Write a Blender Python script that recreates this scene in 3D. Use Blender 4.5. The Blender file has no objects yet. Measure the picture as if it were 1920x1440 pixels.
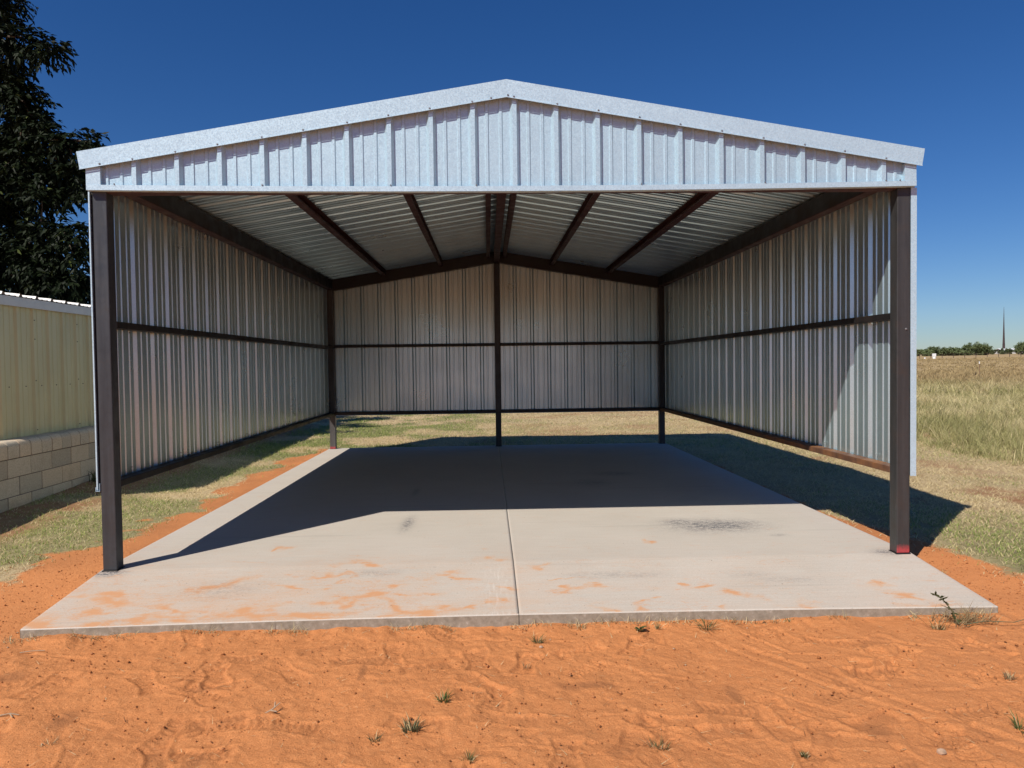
import bpy, math, random
import numpy as np
from mathutils import Matrix, Vector

F = 0.3048                      # every length below is written in feet and built in metres
C = bpy.context.scene.collection
RNG = np.random.default_rng(7)
random.seed(7)

# ------------------------------------------------------------------ camera, sky, sun, exposure
CAM = (-0.55, -17.6, 4.864)
YAW, PITCH, ROLL = 0.0322, -0.02794, -0.01299


def view_dir(x, y):
    c, s = math.cos(-ROLL), math.sin(-ROLL)
    x, y = c * x - s * y, s * x + c * y
    d, up = 1.0, -y
    c, s = math.cos(PITCH), math.sin(PITCH)
    Y, Z = c * d - s * up, s * d + c * up
    c, s = math.cos(YAW), math.sin(YAW)
    return Vector((c * x + s * Y, -s * x + c * Y, Z))


cam = bpy.data.objects.new('camera', bpy.data.cameras.new('camera'))
C.objects.link(cam)
fw = view_dir(0, 0)
rt = view_dir(1, 0) - fw
dn = view_dir(0, 1) - fw
M = Matrix((rt, -dn, -fw)).transposed().to_4x4()
M.translation = Vector(CAM) * F
cam.matrix_world = M
cam.data.sensor_width = 36
cam.data.lens = 1355.7 / 1920 * 36
cam.data.clip_start = 0.05
cam.data.clip_end = 6000
bpy.context.scene.camera = cam

SUN_TO = Vector((-0.62, -0.73, 1.0)).normalized()
w = bpy.data.worlds.new('World')
bpy.context.scene.world = w
w.use_nodes = True
nt = w.node_tree
bg = nt.nodes['Background']
sky = nt.nodes.new('ShaderNodeTexSky')
sky.sky_type = 'NISHITA'
sky.sun_disc = False
sky.sun_elevation = math.asin(SUN_TO.z)
sky.sun_rotation = math.atan2(SUN_TO.x, SUN_TO.y)
sky.altitude = 300
sky.air_density = 1.0
sky.dust_density = 0.15
sky.ozone_density = 3.0
hs = nt.nodes.new('ShaderNodeHueSaturation')      # deep, polarised-looking desert blue, the whole sky alike
hs.inputs['Saturation'].default_value = 1.28
tint = nt.nodes.new('ShaderNodeMix')
tint.data_type = 'RGBA'
tint.blend_type = 'MULTIPLY'
tint.inputs[0].default_value = 1.0
tint.inputs[7].default_value = (0.84, 1.01, 1.36, 1)
nt.links.new(sky.outputs[0], hs.inputs['Color'])
nt.links.new(hs.outputs[0], tint.inputs[6])
nt.links.new(tint.outputs[2], bg.inputs[0])
bg.inputs[1].default_value = 0.052

sl = bpy.data.lights.new('sun', 'SUN')
sl.energy = 5.0
sl.angle = math.radians(0.5)
sl.color = (1.0, 0.94, 0.86)
so = bpy.data.objects.new('sun', sl)
C.objects.link(so)
so.rotation_euler = SUN_TO.to_track_quat('Z', 'Y').to_euler()
so.location = (0, 0, 30)

sc = bpy.context.scene
sc.view_settings.view_transform = 'Standard'
sc.view_settings.look = 'None'
sc.view_settings.gamma = 1
sc.view_settings.use_curve_mapping = False
sc.view_settings.exposure = 0.15


# ------------------------------------------------------------------ helpers
def tag(o, label=None, cat=None, group=None, kind=None):
    if label: o['label'] = label
    if cat: o['category'] = cat
    if group: o['group'] = group
    if kind: o['kind'] = kind
    return o


def empty(name, loc=(0, 0, 0)):
    o = bpy.data.objects.new(name, None)
    o.location = Vector(loc) * F
    C.objects.link(o)
    return o


def link(name, me, parent=None, mat=None):
    o = bpy.data.objects.new(name, me)
    if mat is not None and not me.materials:
        me.materials.append(mat)
    C.objects.link(o)
    if parent is not None:
        o.parent = parent
        o.matrix_parent_inverse = Matrix.Translation(-parent.location)
    return o


def fast_mesh(name, V, Fs, attrs=None, smooth=False, scale=F):
    """V (n,3); Fs list of (m,k) index arrays; attrs {name: (n,) or (n,4)} on points."""
    me = bpy.data.meshes.new(name)
    V = np.ascontiguousarray(V, dtype=np.float32) * scale
    Fs = [np.asarray(f, dtype=np.int32) for f in Fs if len(f)]
    me.vertices.add(len(V))
    me.vertices.foreach_set('co', V.ravel())
    loops = np.concatenate([f.ravel() for f in Fs])
    tot = np.concatenate([np.full(len(f), f.shape[1], np.int32) for f in Fs])
    start = np.concatenate([[0], np.cumsum(tot)[:-1]]).astype(np.int32)
    me.loops.add(len(loops))
    me.loops.foreach_set('vertex_index', loops)
    me.polygons.add(len(tot))
    me.polygons.foreach_set('loop_start', start)
    me.polygons.foreach_set('loop_total', tot)
    if smooth:
        me.polygons.foreach_set('use_smooth', np.ones(len(tot), bool))
    for k, a in (attrs or {}).items():
        a = np.asarray(a, dtype=np.float32)
        if a.ndim == 1:
            at = me.attributes.new(k, 'FLOAT', 'POINT')
            at.data.foreach_set('value', a)
        else:
            if a.shape[1] == 3:
                a = np.c_[a, np.ones(len(a), np.float32)]
            at = me.attributes.new(k, 'FLOAT_COLOR', 'POINT')
            at.data.foreach_set('color', np.ascontiguousarray(a).ravel())
    me.update(calc_edges=True)
    return me


class MB:
    """collects boxes, bars and tubes into one mesh"""

    def __init__(s):
        s.v, s.f = [], []

    def hexa(s, p):                       # 8 corners: bottom 4 ccw, top 4 ccw
        b = len(s.v)
        s.v += [tuple(q) for q in p]
        for f in ((3, 2, 1, 0), (4, 5, 6, 7), (0, 1, 5, 4), (1, 2, 6, 5), (2, 3, 7, 6), (3, 0, 4, 7)):
            s.f.append([b + i for i in f])
        return s

    def box(s, x0, x1, y0, y1, z0, z1):
        return s.hexa([(x0, y0, z0), (x1, y0, z0), (x1, y1, z0), (x0, y1, z0),
                       (x0, y0, z1), (x1, y0, z1), (x1, y1, z1), (x0, y1, z1)])

    def tube(s, pts, rad, n=8, cap=True):
        pts = [Vector(p) for p in pts]
        rings = []
        for i, p in enumerate(pts):
            d = (pts[min(i + 1, len(pts) - 1)] - pts[max(i - 1, 0)]).normalized()
            a = d.cross(Vector((0, 0, 1)))
            if a.length < 1e-3: a = Vector((1, 0, 0))
            a.normalize()
            b2 = d.cross(a)
            r = rad[i] if hasattr(rad, '__len__') else rad
            base = len(s.v)
            for k in range(n):
                t = 2 * math.pi * k / n
                s.v.append(tuple(p + a * (r * math.cos(t)) + b2 * (r * math.sin(t))))
            rings.append(base)
        for i in range(len(rings) - 1):
            for k in range(n):
                k2 = (k + 1) % n
                s.f.append([rings[i] + k, rings[i] + k2, rings[i + 1] + k2, rings[i + 1] + k])
        if cap:
            s.f.append([rings[0] + k for k in range(n)][::-1])
            s.f.append([rings[-1] + k for k in range(n)])
        return s

    def grid(s, rows):                    # rows of points -> quads
        b = len(s.v)
        n = len(rows[0])
        for r in rows: s.v += [tuple(p) for p in r]
        for i in range(len(rows) - 1):
            for k in range(n - 1):
                s.f.append([b + i * n + k, b + i * n + k + 1, b + (i + 1) * n + k + 1, b + (i + 1) * n + k])
        return s

    def mesh(s, name, bevel=0):
        me = bpy.data.meshes.new(name)
        me.from_pydata([tuple(c * F for c in v) for v in s.v], [], s.f)
        me.update()
        return me

    def build(s, name, mat, parent=None, bevel=0, seg=2, smooth=False):
        me = s.mesh(name)
        o = link(name, me, parent, mat)
        if bevel:
            m = o.modifiers.new('bevel', 'BEVEL')
            m.width = bevel * F
            m.segments = seg
            m.limit_method = 'ANGLE'
        if smooth:
            for p in me.polygons: p.use_smooth = True
        return o


def hash2(ix, iy, seed):
    h = (ix.astype(np.int64) * 374761393 + iy.astype(np.int64) * 668265263 + seed * 982451653) & 0x7fffffff
    h = ((h ^ (h >> 13)) * 1274126177) & 0x7fffffff
    return ((h ^ (h >> 16)) & 0xffff) / 65535.0


def vnoise(x, y, seed=0):
    ix, iy = np.floor(x), np.floor(y)
    fx, fy = x - ix, y - iy
    fx, fy = fx * fx * (3 - 2 * fx), fy * fy * (3 - 2 * fy)
    ix, iy = ix.astype(np.int64), iy.astype(np.int64)
    a, b = hash2(ix, iy, seed), hash2(ix + 1, iy, seed)
    c, d = hash2(ix, iy + 1, seed), hash2(ix + 1, iy + 1, seed)
    return a + (b - a) * fx + (c - a) * fy + (a - b - c + d) * fx * fy


def fbm(x, y, seed=0, oct=4, gain=0.5):
    t, amp, s = 0.0, 1.0, 0.0
    for o in range(oct):
        t = t + amp * vnoise(x * 2 ** o + 17.3 * o, y * 2 ** o + 9.1 * o, seed + o)
        s += amp
        amp *= gain
    return t / s


def sstep(a, b, x):
    t = np.clip((x - a) / (b - a), 0, 1)
    return t * t * (3 - 2 * t)


# ------------------------------------------------------------------ materials
class MT:
    def __init__(s, name, rough=0.6, metal=0.0, color=(.5, .5, .5), spec=0.5):
        s.m = bpy.data.materials.new(name)
        s.m.use_nodes = True
        s.t = s.m.node_tree
        s.b = s.t.nodes['Principled BSDF']
        s.b.inputs['Roughness'].default_value = rough
        s.b.inputs['Metallic'].default_value = metal
        s.b.inputs['Base Color'].default_value = (*color, 1)
        s.b.inputs['Specular IOR Level'].default_value = spec
        s._co = None

    def n(s, t, **kw):
        nd = s.t.nodes.new(t)
        for k, v in kw.items(): setattr(nd, k, v)
        return nd

    def l(s, a, b):
        s.t.links.new(a, b)

    def co(s):
        if s._co is None: s._co = s.n('ShaderNodeTexCoord').outputs['Object']
        return s._co

    def geo(s):
        return s.n('ShaderNodeNewGeometry').outputs['Position']

    def mapped(s, scale, src=None):
        mp = s.n('ShaderNodeMapping')
        mp.inputs['Scale'].default_value = scale
        s.l(src or s.geo(), mp.inputs['Vector'])
        return mp.outputs[0]

    def noise(s, scale, detail=4, rough=.55, vec=None, dist=0):
        nd = s.n('ShaderNodeTexNoise')
        nd.inputs['Scale'].default_value = scale
        nd.inputs['Detail'].default_value = detail
        nd.inputs['Roughness'].default_value = rough
        nd.inputs['Distortion'].default_value = dist
        s.l(vec or s.geo(), nd.inputs['Vector'])
        return nd.outputs['Fac']

    def voro(s, scale, vec=None, out='Color'):
        nd = s.n('ShaderNodeTexVoronoi')
        nd.inputs['Scale'].default_value = scale
        s.l(vec or s.geo(), nd.inputs['Vector'])
        return nd.outputs[out]

    def ramp(s, fac, stops, interp='LINEAR'):
        nd = s.n('ShaderNodeValToRGB')
        cr = nd.color_ramp
        cr.interpolation = interp
        while len(cr.elements) < len(stops): cr.elements.new(0.5)
        for e, (p, c) in zip(cr.elements, stops):
            e.position = p
            e.color = (*c, 1) if hasattr(c, '__len__') else (c, c, c, 1)
        s.l(fac, nd.inputs[0])
        return nd.outputs[0]

    def mix(s, fac, a, b, blend='MIX'):
        nd = s.n('ShaderNodeMix', data_type='RGBA', blend_type=blend)
        for i, v in ((0, fac), (6, a), (7, b)):
            if isinstance(v, (int, float)):
                nd.inputs[i].default_value = v if i == 0 else (v, v, v, 1)
            elif isinstance(v, tuple):
                nd.inputs[i].default_value = (*v, 1)
            else:
                s.l(v, nd.inputs[i])
        return nd.outputs[2]

    def math(s, op, a, b=None, clamp=False):
        nd = s.n('ShaderNodeMath', operation=op, use_clamp=clamp)
        for i, v in ((0, a), (1, b)):
            if v is None: continue
            if isinstance(v, (int, float)): nd.inputs[i].default_value = v
            else: s.l(v, nd.inputs[i])
        return nd.outputs[0]

    def attr(s, name, out='Fac'):
        return s.n('ShaderNodeAttribute', attribute_name=name).outputs[out]

    def rand(s):
        return s.n('ShaderNodeObjectInfo').outputs['Random']

    def color(s, c):
        s.l(c, s.b.inputs['Base Color'])

    def rough(s, c):
        s.l(c, s.b.inputs['Roughness'])

    def bump(s, h, strength=.3, dist=.01, prev=None):
        nd = s.n('ShaderNodeBump')
        nd.inputs['Strength'].default_value = strength
        nd.inputs['Distance'].default_value = dist
        s.l(h, nd.inputs['Height'])
        if prev is not None: s.l(prev, nd.inputs['Normal'])
        s.l(nd.outputs[0], s.b.inputs['Normal'])
        return nd.outputs[0]


def mat_galv(name, base, spang, metal, rough, back=None):
    m = MT(name, rough, metal)
    sp = m.voro(125)                                    # spangle crystals about 1 cm across
    g = m.n('ShaderNodeRGBToBW')
    m.l(sp, g.inputs[0])
    fine = m.noise(230, 2)
    v = m.math('ADD', m.math('MULTIPLY', g.outputs[0], .75), m.math('MULTIPLY', fine, .35))
    lo = tuple(c * (1 - spang) for c in base)
    hi = tuple(min(1, c * (1 + spang)) for c in base)
    c = m.ramp(v, [(.2, lo), (.85, hi)])
    big = m.noise(1.6, 3)
    c = m.mix(.25, c, m.ramp(big, [(.3, tuple(b * .82 for b in base)), (.7, tuple(min(1, b * 1.1) for b in base))]))
    c = m.mix(1.0, c, m.ramp(m.rand(), [(0, .94), (1, 1.0)]), 'MULTIPLY')
    ro = m.ramp(v, [(.2, rough - .06), (.9, rough + .1)])
    if back:                                            # the sheets' inner face: smoother coat, its tint cooled to offset warm ground bounce
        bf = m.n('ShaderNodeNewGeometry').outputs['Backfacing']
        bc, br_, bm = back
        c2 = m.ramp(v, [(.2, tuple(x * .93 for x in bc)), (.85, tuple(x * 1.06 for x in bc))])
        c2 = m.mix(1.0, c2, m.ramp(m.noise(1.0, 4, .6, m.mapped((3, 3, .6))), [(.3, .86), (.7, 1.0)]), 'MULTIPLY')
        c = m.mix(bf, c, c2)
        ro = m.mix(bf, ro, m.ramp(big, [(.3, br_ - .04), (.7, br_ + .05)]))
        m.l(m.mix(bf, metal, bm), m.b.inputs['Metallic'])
    m.color(c)
    m.rough(ro)
    b1 = m.bump(m.noise(2.2, 1), .02, .02)
    m.bump(g.outputs[0], .012, .002, b1)
    return m.m


def mat_steel(name, base, rust, amt, rough=.45, metal=.5, red=None):
    """bare mill-scale or primer-coated steel; red = list of z heights under which red paint is sprayed"""
    m = MT(name, rough, metal)
    st = m.noise(1.0, 5, .6, m.mapped((18, 18, 1.2)))
    bl = m.noise(7, 4)
    c = m.ramp(st, [(.3, tuple(b * .72 for b in base)), (.7, tuple(b * 1.25 for b in base))])
    c = m.mix(m.ramp(bl, [(.62 - amt, 0), (.8 - amt * .6, 1)]), c, rust)
    sc_ = m.noise(1.0, 2, .5, m.mapped((40, 40, 5)))
    c = m.mix(m.ramp(sc_, [(.70, 0), (.74, .28)]), c, tuple(min(1, b * 3) for b in base))
    dirt = m.noise(22, 5)
    c = m.mix(m.ramp(dirt, [(.5, 0), (.75, .3)]), c, tuple(b * .5 for b in base))
    if red:
        sep = m.n('ShaderNodeSeparateXYZ')
        m.l(m.geo(), sep.inputs[0])
        z = m.math('ADD', sep.outputs[2], m.math('MULTIPLY', m.noise(60, 4), .05))
        f = m.ramp(z, [(red * .85, 1), (red * 1.6, 0)])
        sn = m.n('ShaderNodeSeparateXYZ')
        m.l(m.n('ShaderNodeNewGeometry').outputs['Normal'], sn.inputs[0])
        f = m.math('MULTIPLY', f, m.ramp(m.math('MULTIPLY', sn.outputs[1], -1), [(.55, .06), (.8, 1)]))
        f = m.math('MULTIPLY', f, m.ramp(m.noise(35, 4), [(.25, .75), (.5, 1)]))
        c = m.mix(f, c, (.44, .06, .065))
    m.color(c)
    m.rough(m.ramp(bl, [(.3, rough - .08), (.7, rough + .15)]))
    m.bump(m.noise(160, 3), .15, .002)
    return m.m


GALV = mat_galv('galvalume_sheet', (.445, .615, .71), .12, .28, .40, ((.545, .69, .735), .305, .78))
TRIM = mat_galv('galvalume_trim', (.475, .64, .735), .13, .26, .40)
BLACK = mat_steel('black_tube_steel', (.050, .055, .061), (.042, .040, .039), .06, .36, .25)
REAR_SHADE = mat_steel('rear_tube_steel_shade', (.032, .033, .036), (.04, .034, .03), .06, .45, .15)  # shaded copy of the rear steel: deep shade put into its base colour
REARRED = mat_steel('rear_tube_steel_red_foot', (.085, .08, .078), (.08, .06, .045), .06, .5, .2, red=.050)
BLACKRED = mat_steel('black_tube_steel_red_foot', (.046, .046, .046), (.052, .040, .034), .10, .44, .2, red=.062)
GIRT = mat_steel('girt_steel', (.0105, .0095, .010), (.022, .013, .010), .12, .5, .05)
RUSTY = mat_steel('rusty_girt_steel', (.13, .065, .040), (.24, .105, .04), .22, .6, .25)
PRIMER = mat_steel('red_oxide_primer', (.056, .021, .018), (.04, .015, .013), .1, .55, .0)


def mat_concrete():
    m = MT('concrete', .85, 0, spec=.3)
    broom = m.noise(1.0, 5, .65, m.mapped((2.2, 60, 1)))
    blot = m.noise(1.1, 5, .6)
    fine = m.noise(120, 3)
    c = m.ramp(blot, [(.3, (.415, .37, .31)), (.7, (.515, .465, .40))])
    c = m.mix(.35, c, m.ramp(broom, [(.3, (.37, .33, .275)), (.7, (.55, .505, .44))]))
    c = m.mix(.30, c, m.ramp(fine, [(.3, (.36, .32, .27)), (.7, (.64, .59, .52))]))
    # faint screed lines across the slab
    wv = m.noise(1.0, 2, .4, m.mapped((.25, 7, 1)))
    c = m.mix(m.ramp(wv, [(.66, 0), (.70, .30), (.74, 0)]), c, (.33, .30, .26))
    # orange soil tracked on, streaked and broken
    n1 = m.noise(1.0, 5, .65, m.mapped((3.2, 7.5, 1)), 1.2)
    n2 = m.noise(1.0, 6, .75, m.mapped((16, 34, 1)), 1.5)
    n3 = m.noise(90, 4, .7)
    s = m.attr('stain')
    t = m.math('ADD', s, m.math('ADD', m.math('MULTIPLY', m.math('SUBTRACT', n1, .5), 1.9),
                                m.math('ADD', m.math('MULTIPLY', m.math('SUBTRACT', n2, .5), 2.1), m.math('MULTIPLY', m.math('SUBTRACT', n3, .5), .7))))
    f = m.ramp(t, [(.26, 0), (.62, .36), (1.0, .86)])
    c = m.mix(f, c, (.55, .225, .082))
    c = m.mix(m.ramp(m.math('ADD', s, m.math('MULTIPLY', n2, .6)), [(.30, 0), (.95, .40)]), c, (.56, .33, .18))
    # a thin film of the same dust, thicker towards the open front
    fl = m.math('MULTIPLY', m.attr('film'), m.ramp(m.noise(1.0, 6, .72, m.mapped((1.6, 4.5, 1)), .8), [(.36, .05), (.66, 1)]), True)
    c = m.mix(m.math('MULTIPLY', fl, m.ramp(n3, [(.3, .45), (.65, 1)])), c, (.56, .30, .15))
    # dark scuffs and tyre dust
    sc_ = m.attr('scuff')
    n3 = m.noise(1.0, 6, .8, m.mapped((9, 22, 1)), .3)
    n4 = m.noise(75, 4, .7)
    n6 = m.noise(1.0, 4, .7, m.mapped((30, 95, 1)), .8)
    q = m.math('ADD', m.math('MULTIPLY', n3, .30), m.math('ADD', m.math('MULTIPLY', n4, .25), m.math('MULTIPLY', n6, .45)))
    f2 = m.math('MULTIPLY', m.ramp(q, [(.455, 0), (.54, .9)]), m.math('MULTIPLY', sc_, 1.25), True)
    c = m.mix(f2, c, (.10, .10, .11))
    # white scrape marks
    wh = m.attr('scrape')
    n5 = m.noise(1.0, 3, .6, m.mapped((40, 5, 1)))
    f3 = m.math('MULTIPLY', m.ramp(n5, [(.5, 0), (.66, .4)]), wh, True)
    c = m.mix(f3, c, (.68, .64, .58))
    # pits
    pit = m.noise(55, 2, .5)
    c = m.mix(m.ramp(pit, [(.71, 0), (.75, .7)]), c, (.16, .13, .11))
    # the formed edge faces
    edge = m.attr('edge')
    ec = m.ramp(m.noise(26, 5, .7), [(.3, (.21, .175, .13)), (.60, (.32, .275, .215)), (.74, (.50, .45, .38))])
    c = m.mix(edge, c, ec)
    m.color(c)
    b = m.bump(broom, .12, .004)
    m.bump(m.noise(140, 3), .2, .002, b)
    return m.m


def mat_ground():
    m = MT('ground_soil', .95, 0, spec=.15)
    a = m.noise(2.6, 5, .6)
    b = m.noise(24, 6, .7)
    d = m.noise(150, 4, .8)
    c = m.ramp(a, [(.3, (.53, .195, .066)), (.7, (.64, .255, .090))])
    c = m.mix(.45, c, m.ramp(b, [(.3, (.43, .15, .05)), (.5, (.60, .23, .08)), (.72, (.74, .34, .14))]))
    c = m.mix(.5, c, m.ramp(d, [(.3, (.34, .115, .038)), (.5, (.61, .235, .083)), (.7, (.82, .40, .17))]))
    # packed, slightly browner smears
    pk = m.attr('packed')
    c = m.mix(m.math('MULTIPLY', pk, .75), c, (.33, .135, .055))
    # pale crumbs and dark bits
    sp = m.noise(95, 2, .5)
    c = m.mix(m.ramp(sp, [(.73, 0), (.77, .75)]), c, (.62, .42, .26))
    sp2 = m.noise(58, 2, .5, m.mapped((1, 1.6, 1)))
    c = m.mix(m.ramp(sp2, [(.75, 0), (.78, .7)]), c, (.16, .075, .04))
    # thatch and dry litter away from the bare soil
    th = m.ramp(m.noise(30, 6, .75, m.mapped((1, 2.2, 1))), [(.3, (.24, .16, .085)), (.5, (.43, .32, .18)), (.72, (.60, .49, .30))])
    gr = m.ramp(m.noise(20, 5, .7), [(.35, (.12, .12, .05)), (.7, (.27, .25, .11))])
    th = m.mix(m.attr('green'), th, gr)
    bs = m.ramp(m.noise(12, 4), [(.3, (.24, .125, .06)), (.7, (.36, .205, .105))])
    th = m.mix(m.attr('brown'), th, bs)
    far = m.attr('straw')
    strw = m.ramp(m.noise(.35, 6, .7, m.mapped((1, 3, 1))), [(.3, (.29, .195, .095)), (.5, (.38, .275, .14)), (.72, (.47, .36, .19))])
    th = m.mix(far, th, strw)
    soil = m.math('ADD', m.attr('soil'), m.math('MULTIPLY', m.math('SUBTRACT', m.noise(9, 6, .75), .5), 1.7))
    f = m.ramp(soil, [(.30, 0), (.68, 1)])
    c = m.mix(f, th, c)
    m.color(c)
    b0 = m.bump(m.noise(62, 4, .7), .55, .010)
    b1 = m.bump(b, .5, .02, b0)
    m.bump(d, .8, .006, b1)
    return m.m


def mat_blades(name, trans=.35):
    m = bpy.data.materials.new(name)
    m.use_nodes = True
    t = m.node_tree
    t.nodes.remove(t.nodes['Principled BSDF'])
    out = t.nodes['Material Output']
    at = t.nodes.new('ShaderNodeAttribute')
    at.attribute_name = 'col'
    d = t.nodes.new('ShaderNodeBsdfDiffuse')
    tr = t.nodes.new('ShaderNodeBsdfTranslucent')
    mx = t.nodes.new('ShaderNodeMixShader')
    mx.inputs[0].default_value = trans
    t.links.new(at.outputs['Color'], d.inputs[0])
    t.links.new(at.outputs['Color'], tr.inputs[0])
    t.links.new(d.outputs[0], mx.inputs[1])
    t.links.new(tr.outputs[0], mx.inputs[2])
    t.links.new(mx.outputs[0], out.inputs[0])
    return m


def mat_leaf(name):
    m = MT(name, .55, 0, spec=.10)
    m.l(m.attr('col', 'Color'), m.b.inputs['Base Color'])
    return m.m


def mat_plain(name, c, rough=.7, metal=0, var=.15, scale=8):
    m = MT(name, rough, metal)
    m.color(m.ramp(m.noise(scale, 5), [(.3, tuple(x * (1 - var) for x in c)), (.7, tuple(min(1, x * (1 + var)) for x in c))]))
    m.bump(m.noise(scale * 6, 4), .15, .004)
    return m.m


def mat_block(name, c):
    m = MT(name, .92, 0, spec=.2)
    r = m.rand()
    base = m.ramp(r, [(0, tuple(x * .78 for x in c)), (.5, c), (1, (c[0] * 1.16, c[1] * 1.04, c[2] * .94))])
    g = m.noise(70, 5, .75)
    cc = m.mix(.55, base, m.mix(1.0, base, m.ramp(g, [(.28, .45), (.5, 1.0), (.75, 1.5)]), 'MULTIPLY'))
    st = m.noise(5, 4)
    cc = m.mix(m.ramp(st, [(.55, 0), (.8, .35)]), cc, (.30, .20, .12))
    sz = m.n('ShaderNodeSeparateXYZ')
    m.l(m.geo(), sz.inputs[0])
    zz = m.math('ADD', sz.outputs[2], m.math('MULTIPLY', m.math('SUBTRACT', m.noise(6, 5, .7), .5), .30))
    cc = m.mix(m.ramp(m.math('ADD', zz, .3), [(.16, .55), (.40, 0)]), cc, (.30, .165, .085))      # soil splashed up from the yard
    m.color(cc)
    m.bump(g, .6, .006)
    return m.m


CONC = mat_concrete()
GROUND = mat_ground()
BLADE = mat_blades('grass_blades')
LEAF = mat_leaf('tree_leaves')
BARK = mat_plain('bark', (.10, .075, .055), .9, 0, .4, 14)
BLOCK = mat_block('concrete_block', (.52, .43, .315))
MORTAR = mat_plain('mortar', (.13, .095, .07), .95)
WHITE = mat_plain('white_paint', (.78, .78, .76), .5, 0, .05)


def mat_tan():
    m = MT('tan_sheet', .45, 0, spec=.4)
    c = m.ramp(m.noise(1.0, 5, .6, m.mapped((6, 6, .7))), [(.3, (.54, .455, .235)), (.7, (.61, .52, .285))])
    c = m.mix(m.ramp(m.noise(1.3, 4), [(.45, 0), (.8, .35)]), c, (.42, .34, .19))
    c = m.mix(1.0, c, m.ramp(m.rand(), [(0, .93), (1, 1.0)]), 'MULTIPLY')
    m.color(c)
    m.bump(m.noise(2.5, 2), .1, .02)
    return m.m


TAN = mat_tan()

# ------------------------------------------------------------------ terrain
SLAB_Y1 = 25.45
EDGE = 9.97


def slab_front(x):
    return -2.99 - 0.02 * x / 10


def slab_z(x, y):
    t = np.clip((0.1 - y) / 3.05, 0, 1)
    crown = .075 * (1 - (x / 10) ** 2)
    return -.31 * t + crown * t


def soil_mask(x, y, soft=.35):
    n = (fbm(x * .7, y * .7, 11, 4) - .5)
    left = -11.75 - .35 * np.sin(y * .31 + .6) + .045 * np.clip(y - 10, 0, 40) + n * 3.4
    right = np.where(y < 3, 11.75 - .12 * (y - 1), 10.55) + n * 1.2
    right = np.where((y >= 3) & (y < 6), 11.5 - (y - 3) * .33, right)
    back = 25.6 + n * .8 + np.clip((-8.5 - x), 0, 3) * .9
    inside = sstep(-soft, soft, x - left) * sstep(-soft, soft, right - x) * sstep(-.3, .3, back - y)
    # the bare yard in front of the slab
    lim = np.where(x < 0, .2 - .22 * np.clip(-12.3 - x, 0, 50), -.35 - .42 * np.clip(x - 11.4, 0, 50))
    front = sstep(-soft * 1.4, soft * 1.4, lim + n * 2.0 - y)
    return np.maximum(inside, front)


def brown_mask(x, y):
    n = fbm(x * .35, y * .5, 31, 4)
    r = sstep(12, 17, x) * sstep(24.5, 20, x) * sstep(3, 9, y) * sstep(24, 18, y)
    sh = sstep(-14.6, -15.6, x) * sstep(-20, -18, x) * sstep(-8, 0, y)
    b = sstep(26, 30, y) * sstep(-6, 2, x) * .6
    return np.clip(r * sstep(.40, .62, n) + sh * sstep(.25, .45, n) + b * sstep(.5, .65, n), 0, 1)


def green_mask(x, y):
    n = fbm(x * .33, y * .33, 51, 4)
    left = sstep(-9, -11, x) * sstep(70, 20, y) * .5
    back = sstep(22, 30, y) * sstep(6, -12, x)
    right = sstep(11, 13, x) * sstep(8, 1, y) * .65
    w_ = np.clip(left * .8 + back * .95 + right * .8, 0, 1) * 1.0 + .15
    return np.clip(w_ * sstep(.36, .60, n) * 1.25, 0, 1)


def far_rise(x, y):
    r = np.sqrt((x - CAM[0]) ** 2 + (y - CAM[1]) ** 2)
    s = np.clip(r - 215, 0, 2600)
    return .0088 * s * sstep(0, 120, s)


def ground_z(x, y):
    z = -.45 + 0 * x
    side = sstep(-2.2, 1.5, y)
    z = z + side * .17
    z = z + sstep(-13.5, -17.4, x) * sstep(4, 16, y) * .42 * sstep(60, 30, y) + sstep(-14.5, -17.4, x) * .10
    z = z - sstep(12, 22, x) * .12 * side
    n = fbm(x * .9, y * .9, 3, 4) - .5
    z = z + n * .10
    away = sstep(0, 4, np.maximum(np.abs(x) - 10.2, np.maximum(-3.3 - y, y - 26)))
    z = z + (fbm(x * .12, y * .12, 5, 3) - .5) * .35 * away
    # little berm of loose soil against the slab front
    z = z + .10 * np.exp(-((y + 3.25) / .30) ** 2) * (fbm(x * 1.7, y * .4, 8, 3) - .40) * 2.0 * sstep(11, 10.2, np.abs(x))
    return z + far_rise(x, y)


def lines(segs):
    out = []
    for a, b, step in segs:
        n = max(1, int(round((b - a) / step)))
        out.append(np.linspace(a, b, n, endpoint=False))
    return np.concatenate(out + [[segs[-1][1]]])


def geo_lines(a, first, ratio, end):
    v, s = [a], first
    while v[-1] < end:
        v.append(v[-1] + s)
        s *= ratio
    return np.array(v[1:])


xs = lines([(-24, -11, .30), (-11, 10.6, .030), (10.6, 34, .30)])
xs = np.concatenate([-geo_lines(24, .5, 1.16, 9000)[::-1], xs, geo_lines(34, .5, 1.13, 9000)])
ys = lines([(-24, -9.2, .35), (-9.2, -2.9, .030), (-2.9, 1.5, .09), (1.5, 30, .22), (30, 70, .6)])
ys = np.concatenate([-geo_lines(24, .6, 1.2, 600)[::-1], ys, geo_lines(70, .9, 1.12, 9000)])
GX, GY = np.meshgrid(xs, ys)
gx, gy = GX.ravel(), GY.ravel()
gz = ground_z(gx, gy)
packed = np.zeros_like(gx)
near = (gy > -9.6) & (gy < -2.6) & (np.abs(gx) < 12)
nx, ny = gx[near], gy[near]
dz = (fbm(nx * 2.6, ny * 2.6, 61, 5, .5) - .5) * .075
dz += (fbm(nx * 9, ny * 9, 65, 3) - .5) * .030
dz *= .88 - .52 * sstep(0, 7, nx)
rip = fbm(nx * 2.0 + .6 * ny, ny * 1.2, 71, 3)
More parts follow.
